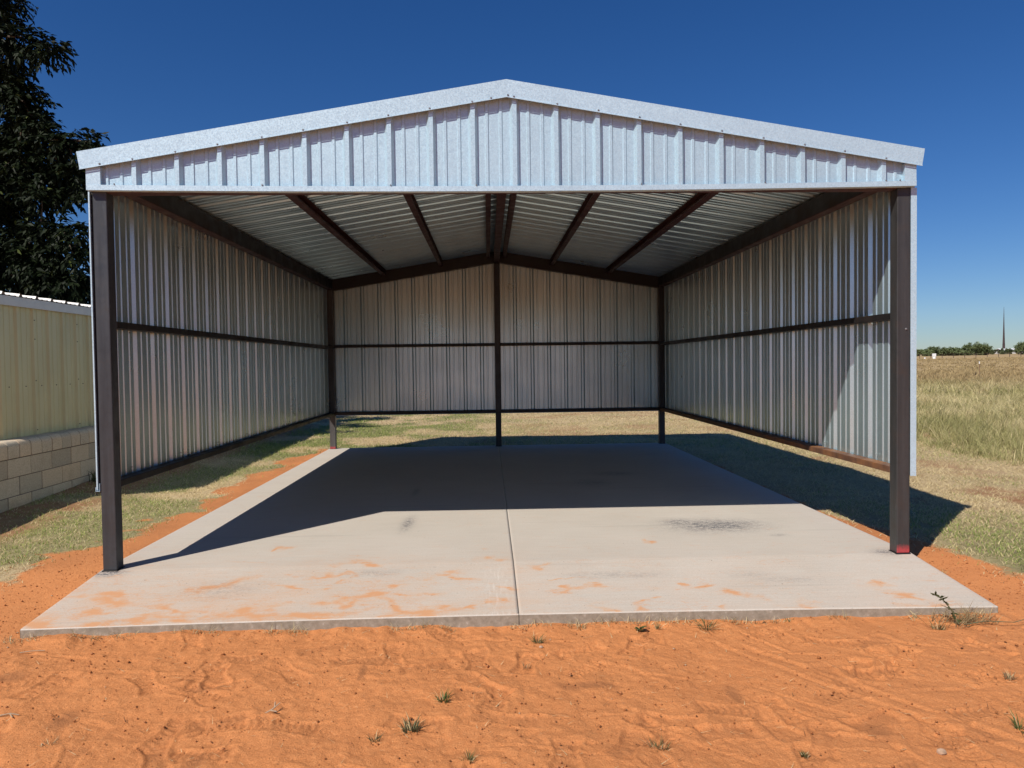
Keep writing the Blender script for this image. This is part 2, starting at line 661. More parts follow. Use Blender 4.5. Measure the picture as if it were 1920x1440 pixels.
dz += .004 * np.sin(rip * 38) * sstep(.45, .65, fbm(nx * .6, ny * .9, 77, 3))
pk = np.zeros_like(nx)
frng = np.random.default_rng(21)


def stamp(cx_, cy_, ang, L_, W_, depth, tread, dz, pk):
    c, s = math.cos(ang), math.sin(ang)
    u = (nx - cx_) * c + (ny - cy_) * s
    v = -(nx - cx_) * s + (ny - cy_) * c
    sel = (np.abs(u) < L_ * .75) & (np.abs(v) < W_ * 1.1)
    u, v = u[sel], v[sel]
    wd = W_ / 2 * (1 - .22 * np.cos(2 * math.pi * (u / L_ + .08)))
    e = np.maximum(np.abs(v) / wd, np.abs(u) / (L_ / 2))
    ins = sstep(1.05, .82, e)
    rim = np.exp(-((e - 1.18) / .13) ** 2)
    dz[sel] += -depth * ins + depth * .55 * rim
    dz[sel] += tread * ins * np.sin((u + .5 * np.abs(v)) * 2 * math.pi / .115)
    pk[sel] = np.maximum(pk[sel], ins * frng.uniform(.0, .55))


for k in range(105):
    stamp(frng.uniform(-11, 10.5), frng.uniform(-9.1, -3.35), frng.uniform(0, math.pi * 2),
          frng.uniform(.85, 1.02), frng.uniform(.32, .38), frng.uniform(.012, .036),
          frng.choice([0, .005, .009, .013]), dz, pk)
for k in range(46):                                  # scrapes and drag marks
    x0_, y0_ = frng.uniform(-11, 10.5), frng.uniform(-9.1, -3.5)
    a_ = frng.uniform(-.3, 1.2) if x0_ < 0 else frng.uniform(-1.1, .2)
    L_ = frng.uniform(.6, 2.4)
    c_, s_ = math.cos(a_), math.sin(a_)
    u = (nx - x0_) * c_ + (ny - y0_) * s_
    v = -(nx - x0_) * s_ + (ny - y0_) * c_ + .05 * np.sin(u * 2.5)
    wd = frng.uniform(.025, .06)
    along = sstep(L_ / 2, L_ / 3, np.abs(u))
    dz += along * (-.012 * np.exp(-(v / wd) ** 2) + .008 * np.exp(-((v - wd * 1.9) / wd) ** 2))
for off in (0, .42):                                 # curved wheel ruts on the right
    for px in (3.5,):
        t = (-3.9 - ny)
        xc = px + off + .50 * t + .045 * t * t
        v = nx - xc
        m_ = sstep(.0, .4, t)
        dz += m_ * (-.016 * np.exp(-(v / .07) ** 2) + .010 * np.exp(-((v - .13) / .05) ** 2))
for (bx, by, bw, bh) in ((.95, -5.95, .55, .14), (-2.8, -5.2, .06, .45), (3.3, -6.3, .12, .35), (-5.3, -5.6, .30, .14),
                         (-7.1, -6.5, .2, .3), (-4.6, -7.8, .15, .25), (4.9, -7.6, .2, .3), (-8.9, -5.0, .35, .2)):
    q = ((nx - bx) / bw) ** 2 + ((ny - by) / bh) ** 2
    pk = np.maximum(pk, np.exp(-q * q) * .9)
fade = sstep(-9.55, -9.2, ny) * sstep(-2.75, -3.15, ny) * sstep(11.5, 10.6, np.abs(nx))
gz[near] += dz * fade
packed[near] = pk * fade
sd = (np.abs(gx) > 10) & (np.abs(gx) < 16) & (gy > -1.5) & (gy < 30)
packed[sd] = (sstep(-1.0, 6, gy[sd]) * .25 + .75 * sstep(-1, 4, gy[sd]) * fbm(gx[sd] * 1.6, gy[sd] * .9, 141, 4))
under = (np.abs(gx) < EDGE - .15) & (gy > -2.8) & (gy < SLAB_Y1 - .2)
gz[under] = np.minimum(gz[under], -.62)
soil = soil_mask(gx, gy)
rr = np.sqrt((gx - CAM[0]) ** 2 + (gy - CAM[1]) ** 2)
straw = sstep(150, 235, rr)
ny_, nx_ = GX.shape
idx = np.arange(ny_ * nx_).reshape(ny_, nx_)
quads = np.stack([idx[:-1, :-1], idx[:-1, 1:], idx[1:, 1:], idx[1:, :-1]], -1).reshape(-1, 4)
me = fast_mesh('ground', np.c_[gx, gy, gz], [quads],
               dict(soil=soil, packed=packed, green=green_mask(gx, gy), brown=brown_mask(gx, gy), straw=straw), True)
tag(link('ground', me, None, GROUND), 'orange sandy yard running into dry lawn and an open field', kind='structure')

# ------------------------------------------------------------------ concrete slab (two panels and a joint)
STAINS = [(-9.7, -2.78, .66), (-9.05, -1.58, .47), (-8.9, -2.19, .34), (-8.7, -3.0, .42), (-7.7, -2.9, .43), (-7.18, -2.58, .44),
          (-7.09, -2.15, .28), (-6.0, -2.82, .46), (-5.45, -2.53, .5), (-4.82, -2.85, .43), (-4.09, -2.7, .49), (-4.07, -.66, .27),
          (-4.26, -1.17, .22), (-6.51, -1.08, .43), (-3.56, .05, .39), (-2.34, -1.66, .24), (-2.78, -1.44, .21), (-3.11, -2.01, .46),
          (-2.09, -2.85, .43), (-2.36, -2.49, .45), (-1.89, -2.75, .33), (-1.5, -.85, .37), (-.99, -1.18, .27), (-.5, .28, .37),
          (-1.02, -2.58, .33), (-.29, -2.36, .31), (-.09, -1.64, .21), (.6, -.14, .26), (1.38, -1.28, .14), (1.56, -1.76, .35),
          (2.05, -2.8, .32), (3.07, -2.39, .2), (2.58, -2.57, .16), (3.73, 1.84, .26), (3.97, -1.67, .26), (4.31, -2.9, .19),
          (4.78, -2.12, .4), (8.15, -1.59, .35), (8.3, -2.19, .45), (8.44, -2.85, .42), (6.08, -2.85, .27), (9.1, -2.51, .16),
          (-5.72, 1.89, .26), (-5.93, 1.63, .23), (-5.04, -1.19, .17), (-9.33, -.34, .15), (-6.86, -2.82, .33), (-3.67, -2.04, .34)]
SCUFFS = [(6.1, 3.5, 1.25, .75, 1.15), (5.2, 4.0, .6, .45, .9), (6.9, 3.8, .7, .5, .7), (-3.1, 4.6, .18, .9, .9), (2.1, -.95, .9, .22, .28), (2.9, -1.0, .6, .2, .24),
          (6.2, -1.45, .8, .18, .25), (4.9, 13.8, .9, .5, .6), (3.6, 11.5, .7, .9, .45), (-3.4, 10.2, .12, .8, .6), (7.5, 2.2, .3, .15, .4),
          (-3.3, -.5, .6, .25, .3), (-6.6, -1.3, .8, .5, .25), (5.4, -1.1, .5, .2, .2)]
slab = empty('concrete_slab')
tag(slab, 'pale concrete floor slab with orange dirt tracked along its front edge', kind='structure')


def slab_panel(x0, x1):
    X = np.linspace(x0, x1, 170)
    t = np.concatenate([np.linspace(-2.99, .2, 84), np.linspace(.2, SLAB_Y1, 104)[1:]])
    A, B = np.meshgrid(X, t)
    A, B = A.ravel(), B.ravel()
    B = np.where(B < -2.98, slab_front(A) + .010 * (fbm(A * 3, A * 0, 91, 3) - .5), B)
    Z = slab_z(A, B)
    st = np.zeros_like(A)
    wa = A + (fbm(A * 1.3, B * 1.6, 151, 4) - .5) * 1.5 + (fbm(A * 5, B * 6, 155, 3) - .5) * .35
    wb = B + (fbm(A * 1.3 + 40, B * 1.6, 161, 4) - .5) * 1.1 + (fbm(A * 5 + 20, B * 6, 165, 3) - .5) * .25
    for i_, (sx, sy, r) in enumerate(STAINS):
        a_ = ((i_ * 37) % 100 / 100 - .5) * 1.6                # each smear lies its own way
        du, dv = wa - sx, (wb - sy) * 1.5
        u_, v_ = du * math.cos(a_) + dv * math.sin(a_), -du * math.sin(a_) + dv * math.cos(a_)
        st = np.maximum(st, .95 * np.exp(-((u_ / (r * 1.25)) ** 2 + (v_ / (r * .55)) ** 2)))
    st = st * (.45 + .75 * sstep(.30, .66, fbm(A * 3.2, B * 5.5, 171, 5, .6)))
    st = st + .18 * sstep(1.5, -2.8, B) * sstep(2, -6, A) + .05 * sstep(3, -2.5, B)
    sc_ = np.zeros_like(A)
    for (sx, sy, rx, ry, v) in SCUFFS:
        sc_ = np.maximum(sc_, v * np.exp(-(((A - sx) / rx) ** 2 + ((B - sy) / ry) ** 2)))
    for (px, py) in ((-9.72, -.1), (9.5, .2)):
        sc_ = np.maximum(sc_, 1.3 * np.exp(-(((A - px) / .34) ** 2 + ((B - py) / .20) ** 2)))
    scr = np.exp(-(((A + .45) / .22) ** 2 + ((B + 1.3) / 1.3) ** 2)) + np.exp(-(((A + .4) / .6) ** 2 + ((B + 2.95) / .10) ** 2)) \
        + np.exp(-(((A - 8.6) / .4) ** 2 + ((B - 1.3) / .08) ** 2))
    n, k = len(X), len(t)
    id_ = np.arange(n * k).reshape(k, n)
    q = [np.stack([id_[:-1, :-1], id_[:-1, 1:], id_[1:, 1:], id_[1:, :-1]], -1).reshape(-1, 4)]
    V = [np.c_[A, B, Z]]
    film = .42 * sstep(3.5, -2.9, B) * (.45 + .55 * sstep(6, -6, A)) + .14 * sstep(9, 10, np.abs(A)) * sstep(8, 0, B) + .16 * np.exp(-(A / .5) ** 2) * sstep(4, -2, B)
    at = dict(film=[film], stain=[st], scuff=[sc_], scrape=[scr], edge=[np.zeros_like(A)])
    off = n * k
    for ring, nrm in ((id_[0], (0, -1)), (id_[-1][::-1], (0, 1)), (id_[:, 0][::-1], (-1, 0)), (id_[:, -1], (1, 0))):
        P = V[0][ring]
        j = np.abs(nrm[0]) and ((nrm[0] > 0 and x1 < 5) or (nrm[0] < 0 and x0 > -5))
        R = .004 if j else .022
        out = 0 if j else R
        P1 = P + np.array([nrm[0] * out * .6, nrm[1] * out * .6, -R * .35])
        P2 = P + np.array([nrm[0] * out, nrm[1] * out, -R])
        P3 = P2.copy()
        P3[:, 2] = -.78
        m_ = len(ring)
        V += [P1, P2, P2.copy(), P3]
        a1, a2, a2b, a3 = (off + m_ * i + np.arange(m_) for i in range(4))
        q.append(np.stack([a1[:-1], a1[1:], ring[1:], ring[:-1]], -1))
        q.append(np.stack([a2[:-1], a2[1:], a1[1:], a1[:-1]], -1))
        q.append(np.stack([a3[:-1], a3[1:], a2b[1:], a2b[:-1]], -1))
        for key in at:
            e = [0, 0, 1, 1] if key == 'edge' else [0, 0, 0, 0]
            at[key] += [np.full(m_, v, float) for v in e]
        off += 4 * m_
    me = fast_mesh('slab_panel', np.concatenate(V), q, {k_: np.concatenate(v) for k_, v in at.items()})
    return link('slab_panel', me, slab, CONC)


slab_panel(-EDGE, -.0065)
slab_panel(.0065, EDGE)

# ------------------------------------------------------------------ ribbed sheet builder
MAJ = [(-.118, 0), (-.050, .104), (.050, .104), (.118, 0)]
MIN_ = [(-.052, 0), (-.028, .024), (.028, .024), (.052, 0)]


def profile(s0, s1, phase=0.0):
    pts = [(s0, None)]
    k = math.floor(s0 - phase) - 1
    while k + phase < s1 + 1:
        for d, h in MAJ: pts.append((k + phase + d, h))
        for c in (1 / 3, 2 / 3):
            for d, h in MIN_: pts.append((k + phase + c + d, h))
        k += 1
    body = sorted((p for p in pts if p[1] is not None), key=lambda p: p[0])
    S = np.array([p[0] for p in body])
    Hh = np.array([p[1] for p in body])
    ins = [(s, h) for s, h in body if s0 < s < s1]
    return [(s0, float(np.interp(s0, S, Hh)))] + ins + [(s1, float(np.interp(s1, S, Hh)))]


def sheet(name, parent, mat, pos, s0, s1, lo, hi, phase=0.0, cuts=()):
    # the face that looks the way the ribs stand is the outside
    """pos(s, h, t) -> point; lo/hi functions of s give the sheet's ends along t"""
    mb = MB()
    pr = profile(s0, s1, phase)
    for c in cuts:
        if s0 < c < s1:
            pr.append((c, float(np.interp(c, [p[0] for p in pr], [p[1] for p in pr]))))
    pr.sort()
    rows = [[pos(s, h, lo(s)) for s, h in pr], [pos(s, h, hi(s)) for s, h in pr]]
    mb.grid(rows)
    o_, h_, u_ = (Vector(pos(s0, 0, 1.0)), Vector(pos(s0, 1, 1.0)), Vector(pos(s0 + .5, 0, 1.0)))
    t_ = Vector(pos(s0, 0, 2.0))
    if (u_ - o_).cross(t_ - o_).dot(h_ - o_) < 0:
        mb.f = [f[::-1] for f in mb.f]
    return mb.build(name, mat, parent)


def roof_z(x):
    return 11.50 - .165 * abs(x)


def gable_bottom(x):
    return 9.08 - .075 * (1 - (x / 9.93) ** 2)


# ------------------------------------------------------------------ the carport
shed = empty('metal_carport')
tag(shed, 'open-fronted galvanized metal carport with dark steel posts on the concrete slab', 'carport')
W2, P, LEN = 9.90, .333, 25.33
# posts
for (x0, y0, top, mat, lab) in ((-W2, 0, 9.30, BLACK, 'front left post of bare grey steel'),
                                (W2 - P, 0, 9.30, BLACKRED, 'front right post with red paint at its foot'),
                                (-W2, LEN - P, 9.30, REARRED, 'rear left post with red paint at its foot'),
                                (W2 - P, LEN - P, 9.30, REAR_SHADE, 'rear right post'),
                                (-P / 2, LEN - P, 10.78, REAR_SHADE, 'rear middle post')):
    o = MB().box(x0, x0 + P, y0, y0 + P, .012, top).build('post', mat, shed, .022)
    o['label'] = lab
    pl = MB()
    e = .02
    pl.box(x0 - e, x0 + P + e, y0 - e, y0 + P + e, -.05, .014)
    pl.build('weld_foot', GIRT, o, .008)
# girts
for (x0, x1) in ((-W2, -W2 + P), (W2 - P, W2)):
    right = x0 > 0
    MB().box(x0 + .004, x1 - .004, P, LEN - P, 5.853, 6.02).build('middle_girt', GIRT, shed, .015)
    o = MB().box(x0 + .004, x1 - .004, P + .02, LEN - P, 1.98, 2.147).build('bottom_girt', RUSTY if right else GIRT, shed, .015)
    if right: o['label'] = 'rusty bottom girt of the right wall'
    MB().box(x0 + .006, x1 - .006, P, LEN - P, 9.345, 9.86).build('eave_beam', GIRT, shed, .01)
    MB().box(x0 + .004, x1 - .004, P, LEN - P, 9.315, 9.342).build('eave_underside', PRIMER, shed)  # added plate; beam's bounce-lit underside put into colour, its side left dark
for (x0, x1) in ((-W2 + P, -P / 2), (P / 2, W2 - P)):
    MB().box(x0, x1, LEN - P + .004, LEN - .004, 5.93, 6.10).build('middle_girt', GIRT, shed, .015)
    MB().box(x0, x1, LEN - P + .004, LEN - .004, 1.98, 2.16).build('bottom_girt', GIRT, shed, .015)
# front header beam
MB().box(-W2 + P, W2 - P, .004, P - .004, 9.045, 9.37).build('header_beam', PRIMER, shed, .015)


def rafter(y0, y1, x0, x1, mat):
    mb = MB()
    a, b = roof_z(x0), roof_z(x1)
    t, d = .022, .67
    mb.hexa([(x0, y0, a - d), (x1, y0, b - d), (x1, y1, b - d), (x0, y1, a - d),
             (x0, y0, a - t), (x1, y0, b - t), (x1, y1, b - t), (x0, y1, a - t)])
    return mb.build('rafter', mat, shed)


for y0, y1 in ((.006, P - .006), (LEN - P + .006, LEN - .006)):
    rafter(y0, y1, -W2 + .02, -.002, GIRT)
    rafter(y0, y1, .002, W2 - .02, GIRT)


def purlin(xc, s):
    """C channel running front to back under the sheet; s = side its web stands on"""
    top = roof_z(xc) - .014
    mb = MB()
    wd, dp, th = .208, .318, .012
    y0, y1 = P + .004, LEN - P - .004
    def bar(u0, u1, v0, v1):
        xa, xb = xc + s * u0, xc + s * u1
        if xa > xb: xa, xb = xb, xa
        sl_ = lambda x: roof_z(x) - roof_z(xc)
        mb.hexa([(xa, y0, top + v0 + sl_(xa)), (xb, y0, top + v0 + sl_(xb)), (xb, y1, top + v0 + sl_(xb)), (xa, y1, top + v0 + sl_(xa)),
                 (xa, y0, top + v1 + sl_(xa)), (xb, y0, top + v1 + sl_(xb)), (xb, y1, top + v1 + sl_(xb)), (xa, y1, top + v1 + sl_(xa))])
    bar(wd / 2 - th, wd / 2, -dp, 0)
    bar(-wd / 2, wd / 2 - th, -th, 0)
    bar(-wd / 2, wd / 2 - th, -dp, -dp + th)
    bar(-wd / 2, -wd / 2 + th, -dp + th, -dp + .06)
    mb.build('purlin', PRIMER, shed)


for xc in (6.55, 3.25, .47):
    purlin(xc, 1)
    purlin(-xc, -1)
MB().box(-.16, .16, P, LEN - P, 10.84, 11.15).build('ridge_beam', PRIMER, shed, .015)

# wall sheets (three feet wide each)
WX = W2 + .028
for sgn in (-1, 1):
    y = .10 if sgn < 0 else .0
    while y < LEN - .01:
        y2 = min(y + 3.0, LEN)
        j = 0.0
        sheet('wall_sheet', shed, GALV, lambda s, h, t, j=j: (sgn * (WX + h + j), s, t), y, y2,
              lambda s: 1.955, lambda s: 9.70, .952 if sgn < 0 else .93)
        y = y2
x = -9.93
while x < 9.92:
    x2 = min(x + 3.0, 9.93)
    j = 0.0
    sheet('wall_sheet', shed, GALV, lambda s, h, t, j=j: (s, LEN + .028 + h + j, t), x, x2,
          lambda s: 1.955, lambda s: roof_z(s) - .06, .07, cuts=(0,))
    x = x2
x = -9.90
while x < 9.90:
    x2 = min(x + 3.0, 9.92)
    j = random.uniform(-.003, .003)
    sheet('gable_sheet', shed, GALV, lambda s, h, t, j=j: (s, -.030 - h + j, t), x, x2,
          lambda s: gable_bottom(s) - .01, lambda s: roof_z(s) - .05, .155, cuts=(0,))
    x = x2
# roof sheets
for sgn in (-1, 1):
    y = -.10
    while y < LEN + .12:
        y2 = min(y + 3.0, LEN + .13)
        j = 0.0
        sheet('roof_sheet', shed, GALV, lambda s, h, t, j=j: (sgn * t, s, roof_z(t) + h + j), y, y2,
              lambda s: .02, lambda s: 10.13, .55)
        y = y2
MB().hexa([(-.75, -.16, roof_z(.75) + .112), (0, -.16, roof_z(0) + .118), (0, LEN + .15, roof_z(0) + .118), (-.75, LEN + .15, roof_z(.75) + .112),
           (-.75, -.16, roof_z(.75) + .118), (0, -.16, roof_z(0) + .124), (0, LEN + .15, roof_z(0) + .124), (-.75, LEN + .15, roof_z(.75) + .118)]) \
    .hexa([(.001, -.16, roof_z(0) + .118), (.75, -.16, roof_z(.75) + .112), (.75, LEN + .15, roof_z(.75) + .112), (.001, LEN + .15, roof_z(0) + .118),
           (.001, -.16, roof_z(0) + .124), (.75, -.16, roof_z(.75) + .118), (.75, LEN + .15, roof_z(.75) + .118), (.001, LEN + .15, roof_z(0) + .124)]) \
    .build('ridge_cap', TRIM, shed)


# rake trims, front and back: face plate, top flange, small kicked-out drip edge
def rake(sgn, yf, d):
    xr = -.03 if d > 0 else 0
    xe = 10.13
    zr, ze = 11.638, 9.965
    hgt = .405
    # outer end is cut square to the slope
    A = [(xr, zr), (sgn * xe, ze), (sgn * (xe - .065), ze - hgt * .985), (xr, zr - hgt)]
    mb = MB()
    def slab_(pts, y0, y1):
        if sgn < 0: pts = pts[::-1]
        mb.hexa([(p[0], y0, p[1]) for p in pts] + [(p[0], y1, p[1]) for p in pts])
    slab_(A, yf, yf + d * .012)
    slab_([(A[0][0], A[0][1]), (A[1][0], A[1][1]), (A[1][0], A[1][1] - .012), (A[0][0], A[0][1] - .012)], yf + d * .013, yf + d * .42)
    slab_([(A[3][0], A[3][1] - .001), (A[2][0], A[2][1] - .001), (A[2][0], A[2][1] - .022), (A[3][0], A[3][1] - .022)], yf - d * .016, yf - d * .003)
    return mb.build('rake_trim', TRIM, shed)


rake(-1, -.205, 1); rake(1, -.205, 1)
rake(-1, LEN + .235, -1); rake(1, LEN + .235, -1)

# header trim under the gable sheets (sags a little in the middle)
mb = MB()
xsn = np.linspace(-9.95, 9.955, 25)
for a, b in zip(xsn[:-1], xsn[1:]):
    za, zb_ = gable_bottom(a), gable_bottom(b)
    mb.hexa([(a, -.158, za), (b, -.158, zb_), (b, -.146, zb_), (a, -.146, za),
             (a, -.158, za + .125), (b, -.158, zb_ + .125), (b, -.146, zb_ + .125), (a, -.146, za + .125)])
    mb.hexa([(a, -.145, za), (b, -.145, zb_), (b, .03, zb_), (a, .03, za),
             (a, -.145, za + .012), (b, -.145, zb_ + .012), (b, .03, zb_ + .012), (a, .03, za + .012)])
mb.build('header_trim', TRIM, shed)
# corner trims
for sgn in (-1, 1):
    lo = gable_bottom(9.9) + .126
    wid = .335 if sgn < 0 else .29
    mb = MB()
    xa, xb = sorted((sgn * 9.955, sgn * (9.955 - wid)))
    mb.box(xa, xb, -.150, -.139, lo - .1, 9.62)
    mb.box(*sorted((sgn * 9.955, sgn * 10.05)), -.150, -.139, lo - .1, 9.62) if False else None
    xi = sgn * (9.955 - wid)
    mb.box(*sorted((xi, xi + sgn * .008)), -.138, -.034, lo - .1, 9.62)
    xo = sgn * 9.955
    mb.box(*sorted((xo, xo - sgn * .008)), -.138, .2, lo - .1, 9.62)
    mb.build('corner_trim', TRIM, shed)
MB().box(W2 + .004, W2 + .150, -.012, -.002, 1.945, 9.07).box(W2 + .140, W2 + .150, -.001, .30, 1.945, 9.07).build('corner_trim', TRIM, shed)
MB().box(-W2 - .080, -W2 - .048, -.030, -.018, 1.96, 9.07).box(-W2 - .080, -W2 - .072, -.017, .09, 1.96, 9.07).build('corner_trim', TRIM, shed)
MB().box(-W2 - .070, -W2 - .004, .070, .082, 1.96, 9.07).build('gap_strip', GIRT, shed)  # dark strip set in the gap between left post and corner trim
for cx_ in (-1, 1):
    MB().box(*sorted((cx_ * (W2 + .14), cx_ * (W2 - .2))), LEN + .145, LEN + .155, 1.95, 9.75).box(*sorted((cx_ * (W2 + .14), cx_ * (W2 + .15))), LEN - .2, LEN + .144, 1.95, 9.75).build('corner_trim', TRIM, shed)
# J trims along the feet of the wall sheets
for sgn in (-1, 1):
    mb = MB()
    def bx(a, b, z0, z1):
        mb.box(*sorted((sgn * a, sgn * b)), -.03 if sgn < 0 else .31, LEN, z0, z1)
    jw = .145 if sgn > 0 else .105
    bx(W2 + .004, W2 + jw, 1.93, 1.940)
    bx(W2 + .006, W2 + .014, 1.941, 2.12)
    bx(W2 + jw - .008, W2 + jw, 1.941, 2.03)
    mb.build('base_trim', TRIM, shed)
MB().box(-9.9, 9.9, LEN + .005, LEN + .145, 1.93, 1.94).box(-9.9, 9.9, LEN + .137, LEN + .145, 1.941, 2.03).build('base_trim', TRIM, shed)

# screws with washers (joined: a few pixels each)
mb = MB()


def screw(p, n, r=.021):
    p, n = Vector(p), Vector(n)
    mb.tube([p, p + n * .008], [r * 1.25, r * 1.2], 7)
    mb.tube([p + n * .008, p + n * .030], [r * .75, r * .65], 6)


for k in range(-9, 10):
    x_ = k + .155 + random.uniform(-.02, .03)
    screw((x_, -.206, roof_z(x_) + .138 - .385 + random.uniform(-.01, .01)), (0, -1, 0))
screw((-.40, -.206, roof_z(.4) - .24), (0, -1, 0)); screw((.0, -.206, roof_z(0) - .235), (0, -1, 0))
screw((-9.6, -.206, roof_z(9.6) - .24), (0, -1, 0))
for x_ in (-9.3, -5.85, -2.82, .12 - .9, 3.2, 6.22, 9.2, 9.55):
    screw((x_, -.150, gable_bottom(x_) + .145), (0, -1, 0), .018)
for k in range(1, 25):
    for sgn in (-1, 1):
        for z_ in (6.02 - .22, 2.30):
            if k % 3 != 1: continue
            screw((sgn * (W2 - .02 if z_ > 3 else W2 + .01), k + .55, z_), (-sgn, 0, 0), .014)
screw((9.86, .62, 5.78), (-1, 0, 0), .018); screw((9.86, 1.62, 5.78), (-1, 0, 0), .018)
screw((9.79, -.001, 5.60), (0, -1, 0), .022)
for k in range(-9, 10):
    for z_ in (6.35, 2.4):
        if k % 3 == 0: screw((k + .45, LEN + .026, z_), (0, -1, 0), .018)
o = mb.build('screw', mat_plain('zinc_screw', (.30, .31, .32), .4, .6), shed)
tag(o, kind='stuff')

# ------------------------------------------------------------------ block wall with rounded caps
TH = -.02
WB = Vector((-17.36, 8.72, 0))            # foot of the first visible cap joint
ex = Vector((math.sin(TH), math.cos(TH), 0))
ei = Vector((-math.cos(TH), math.sin(TH), 0))   # into the wall
CAPZ = 1.735
wall = empty('block_wall', (WB.x, WB.y, -.4))
tag(wall, 'low tan concrete block wall with rounded cap blocks below the tan shed', 'wall')


def wp(s, d, z):
    return tuple(WB + ex * s + ei * d + Vector((0, 0, z)))


def block_mesh(L_, D_, H_):
    mb = MB()
    mb.box(0, L_, 0, D_, 0, H_)
    return mb.mesh('block')


def cap_mesh(L_, D_, H_, R_):
    mb = MB()
    prof = [(0, 0), (0, H_ - R_)]
    for k in range(1, 7):
        a = math.pi / 2 * k / 6
        prof.append((R_ - R_ * math.cos(a), H_ - R_ + R_ * math.sin(a)))
    prof += [(D_, H_), (D_, 0)]
    n = len(prof)
    mb.v += [(0, d, z) for d, z in prof] + [(L_, d, z) for d, z in prof]
    for i in range(n):
        k = (i + 1) % n
        mb.f.append([i, k, n + k, n + i][::-1])
    mb.f.append(list(range(n)))
    mb.f.append([n + i for i in range(n)][::-1])
    return mb.mesh('cap_block')


full, half = block_mesh(1.308, .64, .643), block_mesh(.642, .64, .643)
capm = cap_mesh(.630, .70, .612, .23)
for m_ in (full, half): m_.materials.append(BLOCK)
capm.materials.append(BLOCK)
ROT = Matrix(((ex.x, ei.x, 0), (ex.y, ei.y, 0), (0, 0, 1))).to_4x4()


def put(name, me, s, d, z, jit=.006):
    o = bpy.data.objects.new(name, me)
    C.objects.link(o)
    o.parent = wall
    o.matrix_parent_inverse = Matrix.Translation(-wall.location)
    T = Matrix.Translation(Vector(wp(s + random.uniform(-jit, jit), d + random.uniform(-jit, jit) * 1.6, z)) * F)
    o.matrix_basis = T @ ROT
    b = o.modifiers.new('bevel', 'BEVEL')
    b.width = .012 * F
    b.segments = 1
    b.limit_method = 'ANGLE'
    return o


S0, S1 = -12.0, 14.67
k = 0
s = S0
while s < S1:
    put('cap_block', capm, s + .013, -.03, CAPZ + .022)
    s += .6667
for row in range(4):
    s = S0 - (.6667 if row % 2 == 0 else 0)
    z = CAPZ - .6667 * (row + 1) + .012
    while s < S1:
        put('block', full, s + .013 + .0, 0, z)
        s += 1.3333
mb = MB()
p = [wp(S0 - .5, .018, -1.5), wp(S1 + .4, .018, -1.5), wp(S1 + .4, .60, -1.5), wp(S0 - .5, .60, -1.5)]
q = [wp(S0 - .5, .018, CAPZ + .3), wp(S1 + .4, .018, CAPZ + .3), wp(S1 + .4, .60, CAPZ + .3), wp(S0 - .5, .60, CAPZ + .3)]
mb.hexa(p[::-1] + q[::-1]).build('mortar', MORTAR, wall)

# ------------------------------------------------------------------ tan shed behind it
tan = empty('tan_shed', (-22, 25, -.4))
tag(tan, 'tan ribbed-metal shed behind the block wall under the tree', 'shed')
Y0S = 8.42
SA = Y0S - WB.y
TD = .72
LENS = 34.0
TOPZ = 7.22
s = SA
while s < SA + LENS - .1:
    s2 = min(s + 3.0, SA + LENS)
    sheet('wall_sheet', tan, TAN, lambda s_, h, t: wp(s_, TD - h * .8, t), s, s2, lambda q_: -.6, lambda q_: TOPZ + .2, .22)
    s = s2
d = TD
while d < TD + 13.9:
    d2 = min(d + 3.0, TD + 14)
    sheet('wall_sheet', tan, TAN, lambda s_, h, t: wp(SA - .02 - h * .8, s_, t), d, d2, lambda q_: -.6,
          lambda q_: TOPZ + .25 + min(q_ - TD, TD + 14 - q_) * .16, .3, cuts=(TD + 7,))
    sheet('wall_sheet', tan, TAN, lambda s_, h, t: wp(SA + LENS + .02 + h * .8, s_, t), d, d2, lambda q_: -.6,
          lambda q_: TOPZ + .25 + min(q_ - TD, TD + 14 - q_) * .16, .3, cuts=(TD + 7,))
    d = d2
s = SA
while s < SA + LENS - .1:
    s2 = min(s + 3.0, SA + LENS)
    sheet('wall_sheet', tan, TAN, lambda s_, h, t: wp(s_, TD + 14 + h * .8, t), s, s2, lambda q_: -.6, lambda q_: TOPZ + .2, .22)
    s = s2
ROOFW = mat_galv('shed_roof_sheet', (.50, .49, .47), .08, .3, .5)
for side in (0, 1):
    s = SA - .2
    while s < SA + LENS + .2:
        s2 = min(s + 3.0, SA + LENS + .25)
        fn = (lambda s_, h, t: wp(s_, TD - .22 + t, TOPZ + .37 + .105 * t + h * 1.0)) if side == 0 else \
             (lambda s_, h, t: wp(s_, TD + 14.22 - t, TOPZ + .37 + .105 * t + h * 1.0))
        sheet('roof_sheet', tan, ROOFW, fn, s, s2, lambda q_: 0, lambda q_: 7.22, .22)
        s = s2
EAVE = mat_plain('eave_trim_paint', (.62, .57, .50), .5, 0, .06)
s = SA - .2
for seg in range(4):
    s2 = s + 8.6
    mb = MB()
    a = [wp(s + .006, TD - .20, TOPZ), wp(s2, TD - .20, TOPZ), wp(s2, TD - .135, TOPZ), wp(s + .006, TD - .135, TOPZ)]
    b = [wp(s + .006, TD - .20, TOPZ + .345), wp(s2, TD - .20, TOPZ + .345), wp(s2, TD - .135, TOPZ + .345), wp(s + .006, TD - .135, TOPZ + .345)]
    mb.hexa(a[::-1] + b[::-1]).build('eave_trim', EAVE, tan)
    s = s2
mb = MB()
for k in range(0, 34):
    s_ = k + .22 + (math.floor(SA) + 0)
    if s_ < SA + .1: continue
    if k % 3 == 0:
        for z in (6.78, 6.05, 4.45, 2.55): screw(wp(s_, TD - .085, z), -ei, .02)
    screw(wp(s_ + .5, TD - .002, 4.25), -ei, .02)
